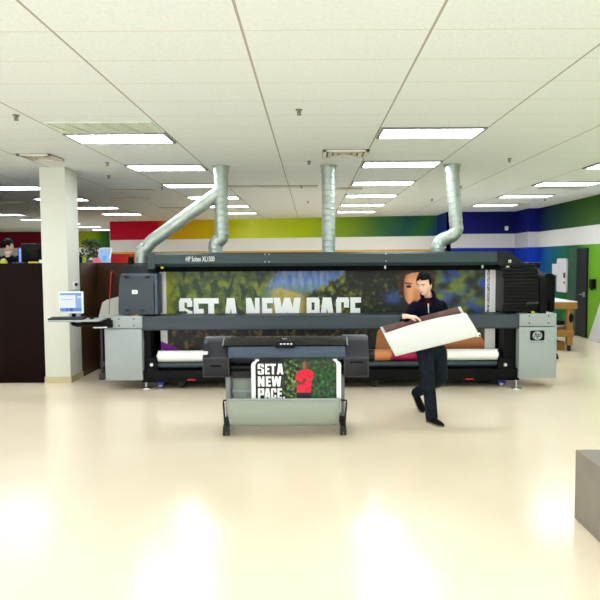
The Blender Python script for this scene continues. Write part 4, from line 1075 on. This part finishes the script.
# ================================================================== OFFICE BEHIND THE PARTITION
def desk(x0, x1, y0, y1, label):
    t = thing('desk', label, 'desk', ((x0 + x1) / 2, (y0 + y1) / 2, 1.05))
    mb = MB(); mb.box((x0, y0, 1.76), (x1, y1, 1.80), .005); obj('desktop', mb, M['cab_grey'], t)
    for x in (x0 + .05, x1 - .05):
        for y in (y0 + .05, y1 - .05):
            mb = MB(); mb.box((x - .025, y - .025, 1.05), (x + .025, y + .025, 1.76)); obj('leg', mb, M['leg_grey'], t)
desk(-7.2, -4.7, 11.3, 12.1, 'grey office desk behind the dark partition left of the column')
desk(-4.55, -3.0, 11.85, 12.6, 'grey office desk behind the dark counter right of the column')
DZ = 1.80
def mon(x0, x1, z0, z1, Y, label, back, tilt=0.0, lit=True, bez='black', shear=0.0):
    t = thing('monitor', label, 'monitor', ((x0 + x1) / 2, Y, DZ)); cx = (x0 + x1) / 2
    mb = MB(); mb.box((x0, Y, z0), (x1, Y + .05, z1), .01)
    def sh(v): return Vector((v.x + shear * (v.z - z0), v.y + tilt * (v.z - z0), v.z))
    mb.v = [sh(v) for v in mb.v]; obj('bezel', mb, M[bez], t)
    if lit:
        yy = Y - .003
        painted('screen', lambda u, v: sh(Vector((x0 + .02 + (x1 - x0 - .04) * u, yy, z0 + .03 + (z1 - z0 - .05) * v))), 24, 24, lambda u, v: (150, 190, 240) if not (.35 < u < .75 and .2 < v < .55) else (96, 176, 226), M['screen'], t)
    else:
        mb = MB(); mb.box((cx - .1, Y - .03, z0 + .08), (cx + .1, Y, z1 - .1), .01); obj('rear_shell', mb, M['black'], t)
    mb = MB(); mb.box((cx - .03, Y + .05, DZ), (cx + .03, Y + .08, z0 + .15)); mb.box((cx - .1, Y - .02, DZ), (cx + .1, Y + .14, DZ + .015)); obj('stand', mb, M['black'], t)
x0, x1, z0, z1 = rect(21.3, 243.5, 43.5, 264, 11.5)
mon(x0, x1 + .05, DZ + .06, z1, 11.5, 'large black monitor seen from behind, left of the white column', True, lit=False)
x0, x1, z0, z1 = rect(18, 247.5, 21.6, 261, 11.7)
mon(x0, x1 + .01, DZ + .03, z1, 11.7, 'narrow lit blue screen between the seated person and black monitor', False, bez='blue')
x0, x1, z0, z1 = rect(96.5, 248, 109, 263, 12.0)
mon(x0, x1, DZ + .06, z1, 12.0, 'tilted white monitor with pale blue screen above the dark counter', False, tilt=.12, bez='white', shear=.12)
x0, x1, z0, z1 = rect(93, 257.5, 102, 263.5, 11.9)
mb = MB(); mb.prism([(x0, DZ), (x0, z1), (x0 + .1, z1 + .0), (x1, z0 + .02), (x1, DZ)], 11.90, 11.94, 'Y'); single('folder', mb, M['pink'], 'pink folder standing in front of the tilted white monitor', 'folder')
x0, x1, z0, z1 = rect(78.5, 255, 82, 263, 12.1)
mb = MB(); cx = (x0 + x1) / 2; mb.tube([(cx, 12.1, DZ), (cx, 12.1, z1 - .05), (cx, 12.1, z1 - .02), (cx, 12.1, z1 + .02)], [.035, .035, .015, .015], 16); single('bottle', mb, M['black_gloss'], 'dark bottle on the counter right beside the white column', 'bottle')
x0, x1, z0, z1 = rect(82.8, 257, 86, 263, 12.1); cx = (x0 + x1) / 2
mb = MB(); mb.tube([(cx, 12.1, DZ), (cx, 12.1, z1), (cx, 12.1, z1 - .01), (cx, 12.1, DZ + .02)], [.028, .034, .03, .025], 16); single('cup', mb, M['lime'], 'lime green cup between the dark bottle and the plant', 'cup')
x0, x1, z0, z1 = rect(86, 260, 92, 263.5, 12.0)
mb = MB(); mb.box((x0, 12.0, DZ), (x1, 12.14, z1), .008); bx = thing('tissue_box', 'small blue and white box left of the pink folder', 'box', ((x0 + x1) / 2, 12.1, DZ)); obj('carton', mb, M['plotter_blue'], bx)
mb = MB(); mb.prism([(x0 + .02, z1), (x0 + .05, z1 + .05), (x1 - .03, z1 + .04), (x1 - .01, z1)], 12.08, 12.1, 'Y'); obj('tissue', mb, M['paper'], bx)
# plant
c = P(92.5, 250, 12.42)
pt = thing('potted_plant', 'dark green bushy plant behind the dark counter right of the column', 'plant', (c.x, 12.42, DZ))
mb = MB(); mb.tube([(c.x, 12.42, DZ), (c.x, 12.42, DZ + .15), (c.x, 12.42, DZ + .145), (c.x, 12.42, DZ + .1)], [.07, .10, .09, .08], 18); obj('pot', mb, M['black'], pt)
mb = MB()
for k in range(5): a = k * 1.3; mb.tube([(c.x, 12.42, DZ + .1), (c.x + .05 * math.cos(a), 12.42 + .05 * math.sin(a), DZ + .25), (c.x + .09 * math.cos(a), 12.42 + .09 * math.sin(a), DZ + .42)], .008, 6)
obj('stem', mb, M['cardboard'], pt)
mb = MB()
for k in range(420):
    z = random.uniform(.12, .56); rad = .20 * math.sin(min(1, (z - .04) / .56) * PI) ** .6 + .02; a = random.uniform(0, 2 * PI); rr_ = rad * math.sqrt(random.random())
    o = Vector((c.x + rr_ * math.cos(a) - .03 + .12 * (.4 - z), 12.42 + rr_ * math.sin(a), DZ + z)); dv = Vector((random.uniform(-1, 1), random.uniform(-1, 1), random.uniform(-.6, .6))).normalized(); sd_ = dv.orthogonal().normalized()
    l, w_ = random.uniform(.03, .055), random.uniform(.012, .02)
    mb.add([o - dv * l, o + sd_ * w_, o + dv * l, o - sd_ * w_], [(0, 1, 2, 3)])
obj('foliage', mb, M['leaf'], pt, smooth=False)
# items along the left desk
x0, x1, z0, z1 = rect(28, 262.6, 38, 265, 11.32); mb = MB(); mb.box((x0, 11.32, DZ), (x1, 11.42, DZ + .14), .006); single('notepad_stack', mb, M['yellow'], 'yellow notepad block just above the dark partition edge', 'notepad')
x0, x1, z0, z1 = rect(39.5, 260.5, 44, 265, 11.35); mb = MB(); mb.box((x0, 11.32, DZ), (x1, 11.44, DZ + .17), .01); single('carton', mb, M['white'], 'small white carton at the left edge of the column', 'box')
x0, x1, z0, z1 = rect(14, 263, 27, 265, 11.4); mb = MB(); mb.box((x0, 11.33, DZ), (x1, 11.43, DZ + .13), .005); single('paper_tray', mb, M['plotter'], 'low dark grey tray below the seated person and blue screen', 'tray')
cx = P(1, 262, 11.4); mb = MB(); mb.ball((cx.x, 11.5, DZ + .10), (.07, .07, .10)); single('ball', mb, M['lime'], 'lime green ball in front of the seated person, left edge', 'ball')
# seated person, on a stool
sc_ = P(7.5, 246, 12.6); sx = sc_.x
stl = thing('stool', 'office stool under the person behind the dark partition', 'stool', (sx, 12.7, 1.05))
mb = MB(); mb.tube([(sx, 12.7, 1.52), (sx, 12.7, 1.585)], .2, 24); obj('seat', mb, M['black'], stl)
mb = MB(); mb.cyl((sx, 12.7, 1.08), (sx, 12.7, 1.52), .03); mb.cyl((sx, 12.7, 1.05), (sx, 12.7, 1.09), .22, 24); obj('base', mb, M['steel'], stl)
ps_ = thing('person', 'seated dark-haired person in navy jumper seen from behind the partition', 'person', (sx, 12.7, 1.05))
hd = Vector((sx, 12.6, sc_.z)); b0 = Vector((sx - .03, 12.7, 1.74)); ch_ = Vector((sx - .04, 12.68, hd.z - .36))
def arm(sg): return [ch_ + Vector((sg * .2, 0, .1)), ch_ + Vector((sg * .26, -.1, -.17)), ch_ + Vector((sg * .15, -.42, -.2))]
def leg2(sg): return [b0 + Vector((sg * .1, -.06, 0)), b0 + Vector((sg * .12, -.5, -.03)), b0 + Vector((sg * .12, -.48, -.58))]
bd = figure(loft([(b0 + Vector((0, 0, -.06)), .13, .1), ((b0 + ch_) / 2, .12, .09), (ch_, .14, .1), (ch_ + Vector((0, 0, .12)), .11, .07), (ch_ + Vector((.01, 0, .16)), .05, .05)]),
            limb([ch_ + Vector((0, 0, .1)), hd + Vector((-.01, .03, -.17)), hd + Vector((0, .02, -.05))], [.06, .056, .055]),
            limb(arm(1), [.05, .042, .028]), limb(arm(-1), [.05, .042, .028]), limb(leg2(1), [.08, .055, .04]), limb(leg2(-1), [.08, .055, .04]))
hm2, hw2 = head_mb(hd, math.radians(128), .15, 1.05); hw2 = hw2 @ Matrix.Scale(1.05, 4); bd.add(hm2.v, hm2.f)
for sg in (1, -1):
    hh = hand_mb(arm(sg)[2], (0, -1, -.15), (0, -.1, -1), 1, .3, side=-sg); bd.add(hh.v, hh.f)
obj('body', remesh(bd, .007, 2), M['skin'], ps_, angle=180)
hair(ps_, hw2)
obj('jumper', remesh(figure(loft([(b0 + Vector((0, 0, -.05)), .165, .13), ((b0 + ch_) / 2, .165, .13), (ch_, .185, .13), (ch_ + Vector((0, 0, .12)), .15, .10), (ch_ + Vector((.015, .01, .19)), .07, .07)]),
    limb(arm(1), [.078, .066, .046]), limb(arm(-1), [.078, .066, .046])), .011, 3), M['navy'], ps_, angle=180)
obj('trousers', remesh(figure(loft([(b0 + Vector((0, 0, -.1)), .15, .12), (b0, .16, .125), (b0 + Vector((0, 0, .03)), .15, .12)]), limb(leg2(1), [.1, .08, .066]), limb(leg2(-1), [.1, .08, .066])), .011, 3), M['denim'], ps_, angle=180)
mb = MB(); cc = hd + Vector((-.01, .035, -.135)); mb.tube([cc, cc + Vector((0, 0, .03))], [.074, .064], 18); obj('shirt_collar', mb, M['white'], ps_)
for s_ in (-1, 1):
    f0 = b0 + Vector((s_ * .12, -.46, -.615)); shoe((f0.x, f0.y + .06, 1.052), (f0.x, f0.y - .2, 1.052), (0, 0, 1), ps_)

# column thermostat
x0, x1 = cb.x - .02, cb.x - .02
g = thing('thermostat_switch', 'small white thermostat on the right face of the column', 'thermostat', (x0, ca.y + .25, P(75, 286, ca.y + .25).z))
zc_ = g.location.z; mb = MB(); mb.box((x0 + .001, ca.y + .17, zc_ - .06), (x0 + .03, ca.y + .36, zc_ + .07), .006); obj('case', mb, M['white'], g)
mb = MB(); mb.box((x0 + .03, ca.y + .2, zc_ + .0), (x0 + .033, ca.y + .33, zc_ + .05)); obj('display', mb, M['plotter'], g)
mb = MB(); mb.box((x0 + .001, ca.y + .14, zc_ - .16), (x0 + .02, ca.y + .26, zc_ - .1), .004); obj('sensor', mb, M['vent'], g)

# ================================================================== RIGHT SIDE
# wooden cart
rt = P(577.5, 302, 13.3); lt_x = P(535, 302, 13.3).x
ct_ = thing('wooden_cart', 'wooden worktable on casters with white top near the blue wall', 'table', ((rt.x + lt_x) / 2, 14, 0))
zt_ = P(560, 301.4, 13.3).z; zf = P(560, 309, 13.3).z
mb = MB(); mb.box((lt_x, 13.3, zt_ - .02), (rt.x, 15.6, zt_), .004); obj('white_top', mb, M['white'], ct_)
mb = MB(); mb.box((lt_x, 13.3, zf), (rt.x, 13.36, zt_ - .02)); mb.box((rt.x - .06, 13.36, zf), (rt.x, 15.6, zt_ - .02)); mb.box((lt_x, 15.54, zf), (rt.x - .06, 15.6, zt_ - .02)); obj('apron', mb, M['wood_pine'], ct_)
sz0, sz1 = P(560, 337, 13.3).z, P(560, 330.5, 13.3).z
mb = MB(); mb.box((lt_x, 13.32, sz0), (rt.x - .05, 15.58, sz1), .004); obj('lower_shelf', mb, M['wood_pine'], ct_)
for x in (lt_x + .08, rt.x - .13):
    for y in (13.38, 15.5):
        mb = MB(); mb.box((x - .06, y - .05, .12), (x + .06, y + .05, zf), .004); lg = obj('leg', mb, M['wood_pine'], ct_)
        mb = MB(); mb.cyl((x - .02, y, .06), (x + .02, y, .06), .06, 18); mb.box((x - .035, y - .03, .06), (x + .035, y + .03, .125)); obj('caster', mb, M['rubber'], lg)
p = P(571.5, 318, 13.3); mb = MB(); mb.ball((p.x, 13.31, p.z), (.05, .03, .1)); obj('clamp', mb, M['black'], ct_)
# objects on the cart shelf and under it
a0, a1, z0, z1 = rect(549, 321, 566, 330.5, 13.6)
mb = MB(); mb.tube([(a0, 13.75, sz1 + .08), (a1 - .03, 13.75, sz1 + .08)], .08, 18); single('cable_reel', mb, M['vent'], 'grey roll lying on the lower shelf of the wooden worktable', 'roll')
a0, a1, z0, z1 = rect(540, 344, 566, 352, 13.5)
mb = MB(); mb.box((a0, 13.5, 0), (a1 - .03, 14.2, .17)); mb.box((a0 + .1, 13.55, .17), (a1 - .2, 14.0, .24)); single('timber_block', mb, M['wood_pine'], 'low wooden block on the floor under the worktable shelf', 'block')
# black chair back behind the printer end
x0, x1, z0, z1 = rect(543, 273.5, 555, 300, 12.6)
chx = (x0 + x1) / 2
t = thing('office_chair', 'black high-backed chair behind the right end of the big printer', 'chair', (chx, 12.5, 0))
mb = MB(); mb.prism(rounded(x0, x1, z0 - .25, z1, .09), 12.6, 12.68, 'Y'); obj('backrest', mb, M['black'], t)
mb = MB(); mb.box((x0 - .02, 12.1, z0 - .45), (x1 + .02, 12.62, z0 - .36), .03); obj('seat', mb, M['black'], t)
mb = MB(); mb.cyl((chx, 12.36, .1), (chx, 12.36, z0 - .36), .035); mb.box((chx - .02, 12.6, z0 - .45), (chx + .02, 12.72, z0), .005); obj('post', mb, M['plotter'], t)
for k in range(5):
    a = k * 2 * PI / 5 + .3; e = Vector((chx + .11 * math.cos(a), 12.36 + .11 * math.sin(a), .07)); mb = MB(); mb.tube([(chx, 12.36, .12), e], [.03, .02], 10); lg = obj('leg', mb, M['black'], t)
    mb = MB(); mb.cyl(e + Vector((-.015, 0, -.04)), e + Vector((.015, 0, -.04)), .03, 14); obj('caster', mb, M['rubber'], lg)
# white control cabinet on right wall
y0, y1 = ywall(568), ywall(558.5); zA, zB = P(563, 292, (y0 + y1) / 2).z, P(563, 258.5, (y0 + y1) / 2).z
t = thing('wall_dispenser', 'tall narrow white unit mounted on the teal wall', 'wall unit', (RW, (y0 + y1) / 2, zA))
mb = MB(); mb.prism(rounded(y0, y1, zA, zB, .05), RW - .05, RW - .001); obj('housing', mb, M['unit'], t)
mb = MB(); mb.box((RW - .062, y0 + .06, zA + .38), (RW - .05, y0 + .16, zA + .52)); mb.cyl((RW - .065, y0 + .1, zA + .26), (RW - .05, y0 + .1, zA + .26), .03); obj('buttons', mb, M['plotter_dark'], t)
y2, y3 = ywall(559), ywall(554.2); zC, zD = P(556, 275.5, 17).z, P(556, 264, 17).z
mb = MB(); mb.box((RW - .06, y2 - .02, zC), (RW - .03, y3, zD), .004); obj('paper_pocket', mb, M['unit'], t)
# card reader
y0, y1 = ywall(596.5), ywall(591.5); zA, zB = P(594, 288.5, (y0 + y1) / 2).z, P(594, 279, (y0 + y1) / 2).z
t = thing('wall_phone', 'black wall phone on the lime green wall right of the door', 'phone', (RW, (y0 + y1) / 2, zA))
mb = MB(); mb.box((RW - .06, y0, zA), (RW - .001, y1, zB), .01); obj('base', mb, M['black'], t)
mb = MB(); mb.box((RW - .10, y0 + .03, zA - .04), (RW - .06, y0 + .11, zB - .01), .015); obj('handset', mb, M['black_gloss'], t)
# white board leaning on right wall
ya_, yb2 = ywall(595), 12.6
z_hi = 1.7
mb = MB(); vsb = [(RW - .09, ya_, .0), (RW - .09, yb2, .0), (RW - .02, yb2 - .9, z_hi), (RW - .02, ya_ - .92, z_hi)]
mb.add([Vector(v) + Vector((-.04, 0, .004)) for v in vsb] + [Vector(v) + Vector((-.0, 0, .004)) for v in vsb], [(0, 1, 2, 3), (4, 5, 6, 7), (0, 1, 5, 4), (1, 2, 6, 5), (2, 3, 7, 6), (3, 0, 4, 7)])
single('white_board', mb, M['unit'], 'white board leaning on the green wall at the right edge', 'board')
# grey plinth bottom right
g = PZ(575.5, 449.5, .52)
mb = MB(); mb.box((g.x, 3.3, 0), (g.x + 1.1, g.y, .52), .006); single('plinth', mb, M['plinth'], 'plain grey plinth at the lower right corner', 'plinth')
# wall sensor on the blue wall
p = P(506, 228.5, 20.2); mb = MB(); mb.box((p.x - .05, 20.1, p.z - .06), (p.x + .05, 20.198, p.z + .07), .02); single('wall_sensor', mb, M['white'], 'tiny white sensor on the upper blue wall', 'sensor')

# ================================================================== LIGHT
W = bpy.data.worlds.new('front_fill'); bpy.context.scene.world = W; W.use_nodes = True  # added fill light, entering through the open front of the room
nt = W.node_tree; bg = nt.nodes['Background']; bg.inputs['Color'].default_value = (.94, .97, 1.0, 1); bg.inputs['Strength'].default_value = 2.1
vs_ = bpy.context.scene.view_settings
vs_.view_transform = 'Standard'; vs_.look = 'None'; vs_.gamma = 1; vs_.use_curve_mapping = False; vs_.exposure = 0.74
cy = bpy.context.scene.cycles
cy.use_denoising = True; cy.max_bounces = 8; cy.diffuse_bounces = 5; cy.glossy_bounces = 4; cy.sample_clamp_indirect = 6; cy.caustics_reflective = False; cy.caustics_refractive = False
